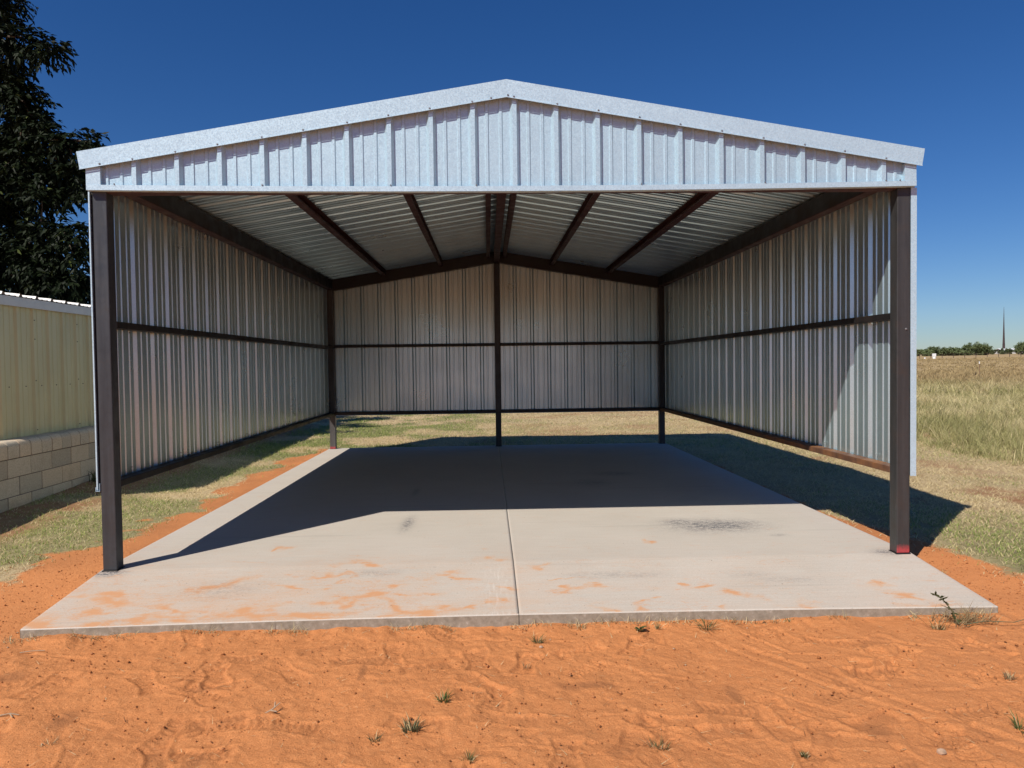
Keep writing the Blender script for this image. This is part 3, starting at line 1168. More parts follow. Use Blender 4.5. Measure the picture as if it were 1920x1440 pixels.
o = mb.build('screw', mat_plain('brown_screw', (.12, .09, .06), .5), tan)
tag(o, kind='stuff')


# ------------------------------------------------------------------ grass
def blades(base, h, az, lean, wd, col, mid=True, curl=.35):
    """base (n,3), height, lean azimuth, lean 0..1, width; returns V, T, col"""
    n = len(base)
    side_az = RNG.uniform(0, 2 * np.pi, n)
    sx, sy = np.cos(side_az) * wd / 2, np.sin(side_az) * wd / 2
    lx, ly = np.cos(az), np.sin(az)
    cz = np.sqrt(np.clip(1 - lean ** 2, .02, 1))
    tip = base + np.c_[lx * lean * h, ly * lean * h, cz * h]
    zero = np.zeros(n)
    bl = base + np.c_[-sx, -sy, zero]
    br = base + np.c_[sx, sy, zero]
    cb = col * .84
    if not mid:
        V = np.stack([bl, br, tip], 1).reshape(-1, 3)
        T = np.arange(3 * n).reshape(n, 3)
        CC = np.stack([cb, cb, col], 1).reshape(-1, 3)
        return V, [T], CC
    m_ = base + np.c_[lx * lean * h * curl, ly * lean * h * curl, cz * h * .60]
    ml = m_ + np.c_[-sx * .75, -sy * .75, zero]
    mr = m_ + np.c_[sx * .75, sy * .75, zero]
    V = np.stack([bl, br, mr, ml, tip], 1).reshape(-1, 3)
    i = np.arange(n)[:, None] * 5
    Q = i + np.array([[0, 1, 2, 3]])
    T = i + np.array([[3, 2, 4]])
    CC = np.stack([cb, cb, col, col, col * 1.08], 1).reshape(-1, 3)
    return V, [Q, T], CC


class Grass:
    def __init__(s):
        s.V, s.Q, s.T, s.C, s.n = [], [], [], [], 0

    def add(s, res):
        V, Fs, CC = res
        for f in Fs:
            (s.Q if f.shape[1] == 4 else s.T).append(f + s.n)
        s.V.append(V); s.C.append(CC); s.n += len(V)

    def build(s, name, label, mat, parent=None, kind='stuff'):
        fs = []
        if s.Q: fs.append(np.concatenate(s.Q))
        if s.T: fs.append(np.concatenate(s.T))
        me = fast_mesh(name, np.concatenate(s.V), fs, dict(col=np.concatenate(s.C)))
        o = link(name, me, parent, mat)
        if kind: tag(o, label, kind=kind)
        return o


GREEN = np.array([.22, .30, .075]); GREEN2 = np.array([.43, .475, .15])
STRAW = np.array([.62, .50, .28]); STRAW2 = np.array([.60, .475, .265]); PALE = np.array([.80, .68, .40])


def lerp(a, b, t):
    return a + (b - a) * t[:, None]


def lawn_patch(g, x0, x1, y0, y1, dens, hmean, wd, mid, cond=None):
    n = int((x1 - x0) * (y1 - y0) * dens)
    x, y = RNG.uniform(x0, x1, n), RNG.uniform(y0, y1, n)
    so_ = soil_mask(x, y, 1.15)
    gr_ = green_mask(x, y)
    br_ = brown_mask(x, y)
    cl = fbm(x * 2.2, y * 2.2, 81, 3)
    keep = RNG.uniform(0, 1, n) < (1 - so_) ** 1.5 * (1 - .72 * br_) * sstep(.20, .48, cl)
    on_slab = (np.abs(x) < EDGE + .05) & (y > -3.1) & (y < SLAB_Y1 + .1)
    keep &= ~on_slab
    wl = -17.3 + TH * (y - 8.7)
    keep &= (x > wl + .02) | (y > 60)
    if cond is not None: keep &= cond(x, y)
    x, y, gr_ = x[keep], y[keep], gr_[keep]
    n = len(x)
    isg = RNG.uniform(0, 1, n) < gr_ * .74
    t = RNG.uniform(0, 1, n)
    col = np.where(isg[:, None], lerp(GREEN, GREEN2, t), lerp(STRAW2, PALE, t ** 1.3))
    lean = np.where(isg, RNG.uniform(.35, .93, n), RNG.uniform(.72, .992, n))
    h = hmean * RNG.uniform(.55, 1.35, n) * np.where(isg, .9, 1.05)
    g.add(blades(np.c_[x, y, ground_z(x, y) - .01], h, RNG.uniform(0, 2 * np.pi, n), lean, wd * RNG.uniform(.7, 1.3, n), col, mid))


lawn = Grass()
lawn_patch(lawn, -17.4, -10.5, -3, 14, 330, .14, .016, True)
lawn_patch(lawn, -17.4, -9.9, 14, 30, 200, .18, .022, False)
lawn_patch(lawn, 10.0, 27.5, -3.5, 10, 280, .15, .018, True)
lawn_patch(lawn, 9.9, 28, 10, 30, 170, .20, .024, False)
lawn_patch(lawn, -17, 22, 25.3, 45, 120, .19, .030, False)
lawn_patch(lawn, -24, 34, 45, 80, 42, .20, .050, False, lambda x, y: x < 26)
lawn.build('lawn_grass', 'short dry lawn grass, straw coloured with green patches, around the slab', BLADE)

# the standing field on the right
field = Grass()


def field_edge(y):
    return 26.0 + 1.6 * (fbm(y * .22, y * 0 + 3, 101, 3) - .5) * 2 - .02 * y


def field_patch(x0, x1, y0, y1, dens, hm, wd, clump, g=field):
    n = int((x1 - x0) * (y1 - y0) * dens)
    k = max(1, n // clump)
    cx_, cy_ = RNG.uniform(x0, x1, k), RNG.uniform(y0, y1, k)
    keepc = cx_ > field_edge(cy_)
    ang = np.arctan2(cx_ - CAM[0], cy_ - CAM[1])
    keepc &= ang > .40
    cx_, cy_ = cx_[keepc], cy_[keepc]
    k = len(cx_)
    if k == 0: return
    hh = hm * (.55 + .9 * fbm(cx_ * .16, cy_ * .16, 111, 3)) * RNG.uniform(.7, 1.25, k)
    hh *= .45 + .55 * sstep(0, 2.2, cx_ - field_edge(cy_))
    tone = fbm(cx_ * .10, cy_ * .13, 121, 3)
    az0 = RNG.uniform(0, 2 * np.pi, k)
    x = np.repeat(cx_, clump) + RNG.normal(0, .16 + wd * 2, k * clump)
    y = np.repeat(cy_, clump) + RNG.normal(0, .16 + wd * 2, k * clump)
    n = k * clump
    az = np.repeat(az0, clump) + RNG.normal(0, .9, n)
    h = np.repeat(hh, clump) * RNG.uniform(.55, 1.2, n)
    t = np.clip(np.repeat(tone, clump) * 1.5 - .02 + RNG.normal(0, .22, n), 0, 1)
    gcol = np.array([.25, .255, .10]); g2 = np.array([.40, .37, .165]); ycol = np.array([.68, .58, .33])
    col = np.where((t < .55)[:, None], lerp(gcol, g2, t / .55), lerp(g2, ycol, np.clip((t - .55) / .45, 0, 1)))
    rr_ = np.sqrt((x - CAM[0]) ** 2 + (y - CAM[1]) ** 2)
    dry = sstep(110, 200, rr_)[:, None]
    col = col * (1 - dry * .8) + np.array([.44, .32, .17]) * dry * .8 * RNG.uniform(.75, 1.2, n)[:, None]
    g.add(blades(np.c_[x, y, ground_z(x, y) - .02], h, az, RNG.uniform(.35, .97, n), wd * RNG.uniform(.7, 1.3, n), col, True, .28))


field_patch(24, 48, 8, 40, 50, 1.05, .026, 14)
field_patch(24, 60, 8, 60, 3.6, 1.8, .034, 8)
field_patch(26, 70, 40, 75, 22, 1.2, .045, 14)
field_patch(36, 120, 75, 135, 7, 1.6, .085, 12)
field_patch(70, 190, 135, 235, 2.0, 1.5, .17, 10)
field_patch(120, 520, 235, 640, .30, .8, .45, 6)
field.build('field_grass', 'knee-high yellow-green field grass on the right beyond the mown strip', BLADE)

# dry bits, straw and crumbs on the bare soil
deb = Grass()
n = 1500
x, y = RNG.uniform(-11.5, 12, n), RNG.uniform(-9.3, -3.1, n)
t = RNG.uniform(0, 1, n)
col = np.where((t < .5)[:, None], PALE, np.array([.20, .11, .06]))
deb.add(blades(np.c_[x, y, ground_z(x, y) + .02], RNG.uniform(.04, .20, n), RNG.uniform(0, 6.28, n), RNG.uniform(.95, .997, n),
               RNG.uniform(.006, .014, n), col, False))
n = 1700                                               # thatch along the slab foot
x = RNG.uniform(-10.2, 10.3, n)
y = -3.10 - np.abs(RNG.normal(0, .10, n))
keep = fbm(x * 1.1, x * 0, 131, 3) > .47
x, y = x[keep], y[keep]
n = len(x)
t = RNG.uniform(0, 1, n)
deb.add(blades(np.c_[x, y, ground_z(x, y) - .01], RNG.uniform(.06, .26, n), RNG.uniform(0, 6.28, n), RNG.uniform(.6, .99, n),
               RNG.uniform(.008, .016, n), lerp(np.array([.20, .15, .08]), PALE, t), True))
pv, pt, pc, pn = [], [], [], 0
oct_ = np.array([(1, 0, 0), (0, 1, 0), (-1, 0, 0), (0, -1, 0), (0, 0, 1), (0, 0, -1)], float)
of = np.array([(0, 1, 4), (1, 2, 4), (2, 3, 4), (3, 0, 4), (1, 0, 5), (2, 1, 5), (3, 2, 5), (0, 3, 5)])
for k in range(5200):
    x_, y_ = random.uniform(-13, 13), random.uniform(-9.3, -3.05)
    if random.random() < .3: x_, y_ = random.choice([random.uniform(-13.5, -10.1), random.uniform(10.2, 12)]), random.uniform(-3, 3)
    r = random.choice([.009, .011, .013, .016, .02, .028 if k < 900 else .012]) * random.uniform(.7, 1.3)
    z_ = float(ground_z(np.array([x_]), np.array([y_]))[0])
    pv.append(oct_ * r * np.array([[random.uniform(.7, 1.3), random.uniform(.7, 1.3), random.uniform(.5, .9)]]) + np.array([[x_, y_, z_ + r * .5]]))
    pt.append(of + pn)
    c_ = random.choice([(.55, .24, .105), (.50, .21, .085), (.45, .18, .07), (.56, .25, .11), (.60, .45, .30), (.16, .07, .035)][:6 if k < 260 else 4])
    pc.append(np.tile(np.array([c_]), (6, 1)))
    pn += 6
deb.add((np.concatenate(pv), [np.concatenate(pt)], np.concatenate(pc)))
deb.build('soil_litter', 'straw bits, twigs and crumbs scattered on the orange soil', BLADE)

# ------------------------------------------------------------------ weeds in the orange soil, each its own thing
WG = 'weeds sprouting from the orange soil'


def gz1(x, y):
    return float(ground_z(np.array([x]), np.array([y]))[0])


def weed(x, y, nb, h, spread, wd, col, label, name='weed_tuft', cat='weed', flat=0., leafy=0):
    h, spread, wd = h * .72, spread * .7, wd * .8
    root = empty(name, (x, y, gz1(x, y)))
    tag(root, label, cat, WG)
    g = Grass()
    n = nb
    a = RNG.uniform(0, 6.28, n)
    r_ = RNG.uniform(0, spread * .25, n)
    b = np.c_[x + np.cos(a) * r_, y + np.sin(a) * r_, np.full(n, gz1(x, y) - .01)]
    t = RNG.uniform(0, 1, n)
    cc = lerp(np.array(col) * .7, np.array(col) * 1.35, t)
    dry = RNG.uniform(0, 1, n) < .22
    cc[dry] = STRAW2 * 1.1
    g.add(blades(b, h * RNG.uniform(.5, 1.2, n), a + RNG.normal(0, .5, n), np.clip(RNG.uniform(.35, .98, n) + flat, 0, .985), wd * RNG.uniform(.7, 1.3, n), cc, True, .4))
    g.build('leaf_blades', None, BLADE, root, None)
    if leafy:
        g2 = Grass()
        pts, cs = [], []
        mbv, mbf = [], []
        V, Q, CC = [], [], []
        k0 = 0
        for i in range(leafy):
            an = random.uniform(0, 6.28)
            L_ = h * random.uniform(.6, 1.25)
            e = random.uniform(.1, .7)
            dx, dy = math.cos(an), math.sin(an)
            px, py = -dy, dx
            wl = L_ * .30
            z0 = gz1(x, y) + .01
            rows = []
            for f_, wf in ((0, .15), (.35, .9), (.7, 1.0), (1, .1)):
                cx_, cy_, cz_ = x + dx * L_ * f_, y + dy * L_ * f_, z0 + e * L_ * math.sin(f_ * 2.0)
                rows.append(((cx_ - px * wl * wf, cy_ - py * wl * wf, cz_ + .01), (cx_ + px * wl * wf, cy_ + py * wl * wf, cz_ + .01)))
            for a_, b_ in rows: V += [a_, b_]
            for j in range(3): Q.append((k0 + 2 * j, k0 + 2 * j + 1, k0 + 2 * j + 3, k0 + 2 * j + 2))
            CC += [np.array(col) * random.uniform(.8, 1.3)] * 8
            k0 += 8
        g2.add((np.array(V), [np.array(Q)], np.array(CC)))
        g2.build('broad_leaf', None, BLADE, root, None)
    return root


GW = (.13, .15, .065)
weed(.31, -4.0, 46, .30, .5, .016, GW, 'green grass tuft nearest the slab joint, beside a small dark clod')
weed(2.38, -3.5, 10, .18, .4, .018, (.09, .125, .045), 'broad-leaved green weed just in front of the slab edge', 'broadleaf_weed', leafy=11)
weed(2.75, -3.42, 22, .24, .4, .013, (.15, .15, .07), 'thin wispy sprig beside the broad-leaved weed')
weed(3.72, -3.48, 70, .42, .9, .016, (.12, .135, .06), 'dark spreading creeper grass right of the broad-leaved weed', flat=.25)
weed(1.24, -3.35, 30, .20, .5, .014, (.13, .14, .06), 'small green sprouts close under the slab edge left of the broad-leaved weed')
weed(5.51, -3.2, 26, .16, .4, .014, (.11, .13, .05), 'small green sprout against the slab edge between the creeper and the dry bush')
weed(8.24, -3.78, 44, .28, .6, .014, (.15, .155, .07), 'low green tuft just left of the big dry weed')
weed(-1.32, -6.47, 60, .26, .5, .016, (.11, .16, .05), 'upright green tuft in the middle of the sand, above the larger star-shaped one')
weed(-1.72, -7.34, 90, .34, .7, .017, (.15, .165, .085), 'star-shaped grey-green tuft, the fullest one on the sand')
weed(-2.23, -7.57, 34, .20, .5, .014, (.12, .12, .06), 'scrawny sprig left of the star-shaped tuft', flat=.1)
weed(1.69, -7.98, 46, .26, .7, .015, (.13, .14, .065), 'low double tuft near the bottom right of centre')
weed(.02, -5.12, 24, .22, .5, .011, (.22, .18, .10), 'sparse dry sprig on bare sand below the slab joint')
weed(-6.87, -7.22, 34, .24, .6, .011, (.22, .17, .10), 'dry straw-coloured tuft at the lower left on the sand', flat=.1)
weed(6.94, -7.69, 30, .40, .3, .020, (.13, .165, .055), 'tall green grass blades at the right edge of the picture')
weed(7.96, -6.1, 50, .22, .5, .013, (.24, .19, .11), 'dry brown tuft on the sand at far right, above the tall blades')
weed(10.33, -.65, 26, .30, .4, .016, (.40, .34, .17), 'pale straw tuft on the soil right of the slab')
weed(3.6, -8.2, 60, .12, .28, .014, (.13, .12, .05), 'low mossy clump at the end of the wheel rut')
weed(-.88, -8.2, 40, .22, .4, .014, (.14, .15, .06), 'tuft cut by the bottom edge of the picture')

# the big dry weed at the slab's right front corner
root = empty('dry_weed', (8.75, -3.62, gz1(8.75, -3.62)))
tag(root, 'large tangled dry weed leaning on the right front corner of the slab', 'weed', WG)
g = Grass()
n = 260
b = np.c_[RNG.normal(8.95, .30, n), RNG.normal(-3.50, .10, n), np.full(n, gz1(8.9, -3.5) - .02)]
g.add(blades(b, RNG.uniform(.16, .52, n), RNG.normal(.1, 1.1, n), RNG.uniform(.6, .99, n), RNG.uniform(.008, .016, n),
             lerp(np.array([.20, .13, .065]), np.array([.52, .40, .22]), RNG.uniform(0, 1, n)), True, .45))
g.build('dry_stalk', None, BLADE, root, None)
mb = MB()
stem = [(8.72, -3.66, -.42), (8.60, -3.62, -.15), (8.45, -3.58, .05), (8.25, -3.55, .17)]
mb.tube(stem, [.016, .014, .011, .006], 6)
mb.tube([stem[1], (8.42, -3.7, -.05), (8.30, -3.74, .0)], [.010, .007, .004], 5)
mb.tube([(8.8, -3.7, -.42), (9.2, -3.75, -.34), (9.75, -3.8, -.36), (10.1, -3.78, -.28)], [.012, .010, .008, .005], 5)
mb.build('stem', mat_plain('weed_stem', (.12, .115, .055), .8), root)
g = Grass()
V, Q, CC = [], [], []
k0 = 0
for i in range(34):
    t = random.random()
    j = min(2, int(t * 3)); f_ = t * 3 - j
    pnt = Vector(stem[j]).lerp(Vector(stem[j + 1]), f_)
    dr = Vector((random.uniform(-1, 1), random.uniform(-.8, .5), random.uniform(-.2, 1))).normalized() * random.uniform(.06, .13)
    sd = dr.cross(Vector((0, 1, .3))).normalized() * .022
    V += [tuple(pnt), tuple(pnt + dr * .5 + sd), tuple(pnt + dr), tuple(pnt + dr * .5 - sd)]
    Q.append((k0, k0 + 1, k0 + 2, k0 + 3)); k0 += 4
    CC += [np.array([.10, .115, .045]) * random.uniform(.7, 1.3)] * 4
g.add((np.array(V), [np.array(Q)], np.array(CC)))
g.build('leaf', None, BLADE, root, None)

# twigs and clods
TWIG = mat_plain('twig_wood', (.36, .26, .17), .9)


def twig(x, y, pts, r, label):
    z = gz1(x, y)
    mb_ = MB()
    for chain in pts:
        mb_.tube([(x + a, y + b, z + c) for a, b, c in chain], [r * (1 - .5 * i / len(chain)) for i in range(len(chain))], 6)
    tag(mb_.build('twig', TWIG), label, 'twig', 'twigs lying on the orange soil')


twig(-3.94, -6.54, [[(-.10, -.05, .02), (0, 0, .06), (.10, .09, .12)], [(-.02, -.01, .05), (.08, -.03, .04)], [(.03, .03, .07), (.02, .1, .13)]], .012,
     'pale forked twig lying on the sand at left')
twig(-9.2, -3.9, [[(-.2, 0, .03), (0, .02, .05), (.22, .06, .04)]], .010, 'thin dark twig on the soil near the slab front left corner')
twig(-8.0, -6.4, [[(-.15, 0, .03), (.02, .03, .05), (.16, .02, .03)], [(.02, .03, .04), (.1, -.05, .03)]], .011, 'short brown twig at the far left of the sand')
CLOD = mat_plain('clod', (.40, .26, .17), .95, 0, .3, 60)


def clod(x, y, r, label):
    z = gz1(x, y)
    mb_ = MB()
    rows = []
    for i in range(7):
        th = math.pi * i / 6
        rows.append([(x + r * random.uniform(.85, 1.1) * math.sin(th) * math.cos(2 * math.pi * k / 9) * 1.2,
                      y + r * random.uniform(.85, 1.1) * math.sin(th) * math.sin(2 * math.pi * k / 9),
                      z + r * .5 + r * .75 * math.cos(th)) for k in range(9)])
        rows[-1].append(rows[-1][0])
    mb_.grid(rows)
    tag(mb_.build('dirt_clod', CLOD), label, 'dirt clod', 'clods on the orange soil')


clod(5.45, -8.24, .055, 'pale dirt clod at the lower right on the sand')
clod(6.9, -8.55, .04, 'small dark clod right of the pale one')
clod(.36, -4.25, .035, 'small reddish clod beside the tuft nearest the slab joint')


# ------------------------------------------------------------------ trees
def leaf_mesh(P_, dirs, L_, W_, col):
    """kite-shaped leaves, folded along the midrib"""
    n = len(P_)
    up = np.tile(np.array([[0, 0, 1.]]), (n, 1)) + RNG.normal(0, .5, (n, 3))
    d_ = dirs / np.linalg.norm(dirs, axis=1, keepdims=True)
    sd = np.cross(d_, up)
    sd /= np.linalg.norm(sd, axis=1, keepdims=True) + 1e-9
    nn = np.cross(sd, d_)
    L_, W_ = L_[:, None], W_[:, None]
    a = P_
    m_ = P_ + d_ * L_ * .45 - nn * W_ * .10
    t = P_ + d_ * L_ + nn * L_ * -.12
    l_ = P_ + d_ * L_ * .42 + sd * W_ * .5 + nn * W_ * .12
    r_ = P_ + d_ * L_ * .42 - sd * W_ * .5 + nn * W_ * .12
    V = np.stack([a, l_, t, r_, m_], 1).reshape(-1, 3)
    i = np.arange(n)[:, None] * 5
    T = np.concatenate([i + np.array([[0, 4, 1]]), i + np.array([[4, 2, 1]]), i + np.array([[0, 3, 4]]), i + np.array([[4, 3, 2]])])
    CC = np.repeat(col, 5, 0)
    return V, [T], CC


BLOBS = [(-29.3, 27.6, 25.0, 1.39), (-27.5, 27.0, 24.2, .92), (-26.1, 26.5, 23.8, .58), (-31.1, 29.6, 24.2, 1.66), (-29.1, 27.5, 21.9, 1.0),
         (-28.4, 27.4, 21.1, 1.33), (-31.1, 30.4, 20.6, 2.12), (-27.1, 26.9, 19.6, .92), (-26.2, 26.3, 18.4, .71), (-25.1, 26.3, 18.4, .78),
         (-23.6, 25.7, 18.1, .58), (-29.8, 29.3, 18.1, 2.25), (-26.3, 27.3, 17.4, 1.33), (-24.5, 26.2, 16.6, .84), (-24.0, 26.2, 15.6, .91),
         (-31.8, 31.3, 16.2, 2.17), (-27.3, 27.2, 15.4, 1.19), (-27.5, 29.2, 16.6, 1.39), (-30.2, 29.2, 13.4, 1.73), (-27.5, 27.2, 13.3, 1.0),
         (-25.6, 26.2, 13.1, .71), (-24.4, 25.6, 12.7, .55), (-28.6, 28.2, 11.9, 1.63), (-26.5, 27.1, 11.8, 1.0), (-24.7, 25.6, 11.7, .51),
         (-30.7, 30.1, 10.8, 1.59), (-27.5, 28.1, 10.6, 1.43), (-25.4, 27.0, 10.4, .86), (-25.2, 28.0, 10.5, .68), (-27.6, 30.0, 9.8, 1.06),
         (-30.5, 31.1, 9.7, 1.45), (-26.6, 30.9, 9.7, .72), (-40.8, 28.6, 27.5, 2.28), (-53.3, 39.6, 25.5, 3.81), (-35.4, 30.4, 26.0, 2.61),
         (-53.4, 42.0, 34.0, 2.59), (-33.7, 28.6, 13.3, 2.94), (-50.2, 40.3, 20.1, 3.52), (-38.5, 37.2, 32.2, 3.1), (-36.4, 27.4, 25.5, 2.34),
         (-33.5, 30.4, 12.4, 2.65), (-40.2, 39.9, 21.3, 3.8), (-41.1, 33.1, 22.9, 2.86), (-40.1, 26.6, 22.7, 2.79), (-49.4, 34.9, 18.7, 2.41),
         (-38.3, 29.1, 22.9, 3.24), (-40.2, 30.6, 26.4, 2.76), (-45.2, 35.1, 15.9, 2.49), (-32.9, 29.6, 28.1, 1.83), (-36.2, 31.1, 17.9, 2.18),
         (-49.9, 37.8, 23.5, 2.1), (-41.9, 41.5, 11.8, 3.63), (-53.6, 39.3, 28.2, 3.87), (-48.1, 39.4, 11.9, 3.27), (-39.8, 28.2, 25.6, 2.34),
         (-37.0, 25.6, 9.9, 2.07), (-46.6, 32.3, 27.9, 3.09), (-44.0, 33.2, 29.9, 3.49), (-41.3, 28.9, 28.6, 1.78), (-39.3, 34.2, 29.2, 1.96),
         (-46.4, 34.5, 10.1, 2.13), (-37.8, 33.7, 23.2, 3.56), (-44.7, 33.0, 23.0, 1.91), (-46.0, 34.1, 12.5, 3.32), (-44.3, 29.6, 24.9, 2.09),
         (-39.5, 26.4, 11.8, 1.82), (-34.7, 32.3, 19.3, 3.48), (-39.2, 38.1, 18.8, 3.51), (-47.2, 40.9, 33.8, 2.54), (-38.3, 36.4, 11.9, 2.6),
         (-38.1, 34.4, 18.2, 3.32), (-45.4, 41.2, 18.8, 2.69), (-40.6, 42.2, 35.0, 4.1), (-34.7, 28.0, 28.4, 3.01), (-31.5, 28.2, 16.1, 1.78),
         (-45.8, 41.4, 21.8, 3.62), (-38.8, 26.3, 28.3, 2.92), (-39.8, 39.1, 32.4, 3.59), (-32.2, 30.0, 31.5, 2.64), (-39.1, 36.5, 36.1, 3.01),
         (-35.4, 28.3, 30.6, 1.54), (-38.7, 34.6, 34.3, 2.87), (-43.6, 33.9, 34.4, 2.69), (-41.0, 29.0, 29.8, 2.51), (-36.9, 31.4, 32.9, 2.59),
         (-38.6, 29.1, 31.2, 2.68)]
tree = empty('shade_tree', (-39.5, 34, -.4))
tag(tree, 'big dark-leaved shade tree rising behind the tan shed', 'tree')
mb = MB()
base = (-39.5, 34, -.6)
fork = (-39.0, 33.6, 8.5)
mb.tube([base, (-39.4, 33.9, 3), fork], [1.15, .85, .72], 12)
for (tx, ty, tz, r) in ((-30, 29, 18, .42), (-33, 30, 26, .40), (-46, 36, 22, .42), (-41, 30, 27, .38), (-40, 39, 30, .40), (-30, 30, 12, .30), (-48, 38, 15, .3), (-37, 33, 33, .35)):
    m1 = tuple(fork[i] * .55 + (tx, ty, tz)[i] * .45 + random.uniform(-.8, .8) for i in range(3))
    mb.tube([fork, m1, (tx, ty, tz)], [r * 1.1, r * .75, r * .22], 8)
mb.build('trunk', BARK, tree, smooth=True)
mb = MB()
hub = [(-30, 29, 18), (-33, 30, 26), (-46, 36, 22), (-41, 30, 27), (-40, 39, 30), (-30, 30, 12), (-48, 38, 15), (-37, 33, 33)]
P_, D_ = [], []
done = list(hub)
owner = {h: i for i, h in enumerate(hub)}
limb = [MB() for _ in hub]
for (bx_, by_, bz_, br_) in sorted(BLOBS, key=lambda b_: min((h[0] - b_[0]) ** 2 + (h[1] - b_[1]) ** 2 + (h[2] - b_[2]) ** 2 for h in hub)):
    h_ = min(done, key=lambda q_: (q_[0] - bx_) ** 2 + (q_[1] - by_) ** 2 + (q_[2] - bz_) ** 2)
    done.append((bx_, by_, bz_))
    owner[done[-1]] = owner[h_]
    mid_ = tuple((h_[i] + (bx_, by_, bz_)[i]) / 2 + random.uniform(-.3, .3) for i in range(3))
    limb[owner[h_]].tube([h_, mid_, (bx_, by_, bz_)], [.07, .05, .02], 5, False)
    ntw = int(14 + 34 * br_ ** 2)
    for k in range(ntw):
        v = Vector((random.gauss(0, 1), random.gauss(0, 1), random.gauss(0, 1))).normalized()
        st = Vector((bx_, by_, bz_)) + v * br_ * random.uniform(.1, .78)
        dr = (v + Vector((.35, -.1, -.35))).normalized()
        Lt = random.uniform(.6, 1.2)
        nl = random.randint(8, 13)
        for i in range(nl):
            f_ = i / nl
            pp = st + dr * Lt * f_ + Vector((0, 0, -.30 * f_ * f_ * Lt))
            sdv = dr.cross(Vector((0, 0, 1))) * (1 if i % 2 else -1)
            P_.append(tuple(pp))
            D_.append(tuple(dr * .6 + sdv * .75 + Vector((random.gauss(0, .25), random.gauss(0, .25), -.45 + random.gauss(0, .2)))))
P_, D_ = np.array(P_), np.array(D_)
n = len(P_)
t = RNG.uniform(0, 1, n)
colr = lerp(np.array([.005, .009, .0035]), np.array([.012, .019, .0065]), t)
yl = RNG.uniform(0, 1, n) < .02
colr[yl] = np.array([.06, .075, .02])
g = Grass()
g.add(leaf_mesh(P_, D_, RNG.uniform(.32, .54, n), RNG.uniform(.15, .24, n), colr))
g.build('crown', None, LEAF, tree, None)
for q_ in limb:
    if q_.v: q_.build('branch', BARK, tree)

# trees and bushes on the skyline
FARLEAF = mat_leaf('far_foliage')


def far_tree(name, x, y, ht, wdt, label, tone, group='trees on the far edge of the field'):
    z = gz1(x, y)
    root = empty(name, (x, y, z))
    tag(root, label, 'tree', group)
    mb_ = MB()
    mb_.tube([(x, y, z - .5), (x + .3, y, z + ht * .35), (x - .2, y, z + ht * .6)], [ht * .03, ht * .022, ht * .012], 6)
    for k in range(4):
        a_ = random.uniform(0, 6.28)
        mb_.tube([(x + .2, y, z + ht * .3), (x + math.cos(a_) * wdt * .3, y + math.sin(a_) * wdt * .3, z + ht * .65)], [ht * .014, ht * .006], 5)
    mb_.build('trunk', BARK, root)
    PP, rad = [], []
    nb = 42
    lobes = [(random.gauss(0, .26) * wdt, random.gauss(0, .26) * wdt, random.uniform(.10, .88) * ht) for _ in range(nb)]
    for (lx, ly, lz) in lobes:
        r_ = ht * random.uniform(.13, .22)
        lim = math.sqrt(max(.05, 1 - ((lz / ht - .45) / .6) ** 2))
        lx, ly = lx * lim, ly * lim
        k = 60
        q_ = RNG.normal(0, 1, (k, 3))
        q_ /= np.linalg.norm(q_, axis=1, keepdims=True)
        PP.append(q_ * r_ * RNG.uniform(.5, 1.05, (k, 1)) + np.array([[x + lx, y + ly, z + lz]]))
    PP = np.concatenate(PP)
    PP[:, 2] = np.maximum(PP[:, 2], z + .2)
    k = len(PP)
    cc = lerp(np.array([.095, .125, .055]), np.array([.17, .20, .09]), RNG.uniform(0, 1, k)) * tone
    gg = Grass()
    gg.add(leaf_mesh(PP, RNG.normal(0, 1, (k, 3)) + np.array([[0, 0, -.2]]), RNG.uniform(1.1, 2.2, k), RNG.uniform(.8, 1.5, k), cc))
    gg.build('crown', None, FARLEAF, root, None)


for (x_, y_, ht, wd_, lab, tone) in (
        (588, 968, 11, 16, 'low round bush on the skyline just right of the carport wall', 1.0),
        (606, 962, 9, 15, 'pale low bush behind the white cabinet', 1.15),
        (619, 970, 13, 18, 'round dark bush right of the white cabinet', .85),
        (634, 960, 12, 17, 'second dark bush right of the white cabinet', .95),
        (650, 966, 10, 16, 'lighter bush left of the tall skyline tree', 1.2),
        (661, 962, 15, 18, 'broad green tree left of the tall skyline tree', 1.05),
        (678, 966, 19, 22, 'tallest rounded tree on the skyline left of the mast', .95),
        (694, 972, 12, 18, 'shrubby tree sloping down toward the white roofs', .9),
        (735, 958, 17, 17, 'tree right of the mast beside the white roofs', 1.0),
        (752, 966, 14, 18, 'bushy tree at the right edge of the skyline', .9),
        (780, 1100, 11, 40, 'low dark thicket behind the white roofs', .7),
        (815, 1105, 10, 40, 'low dark thicket behind the mast', .7),
        (612, 990, 9, 26, 'low scrub behind the round dark bush', 1.1),
        (642, 992, 10, 26, 'low scrub behind the lighter bush', 1.0),
        (672, 995, 10, 26, 'low scrub behind the tallest skyline tree', 1.1)):
    far_tree('skyline_tree', x_, y_, ht, wd_, lab, tone)
for (x_, y_, ht, wd_, lab, tone) in ((566, 972, 12, 18, 'skyline bush half hidden by the carport wall', 1.0), (545, 975, 12, 18, 'skyline bush hidden behind the carport corner', 1.0),
                                     (775, 962, 15, 20, 'skyline tree past the right edge', 1.0), (800, 960, 14, 20, 'farther skyline tree past the right edge', 1.0)):
    far_tree('skyline_tree', x_, y_, ht, wd_, lab, tone)

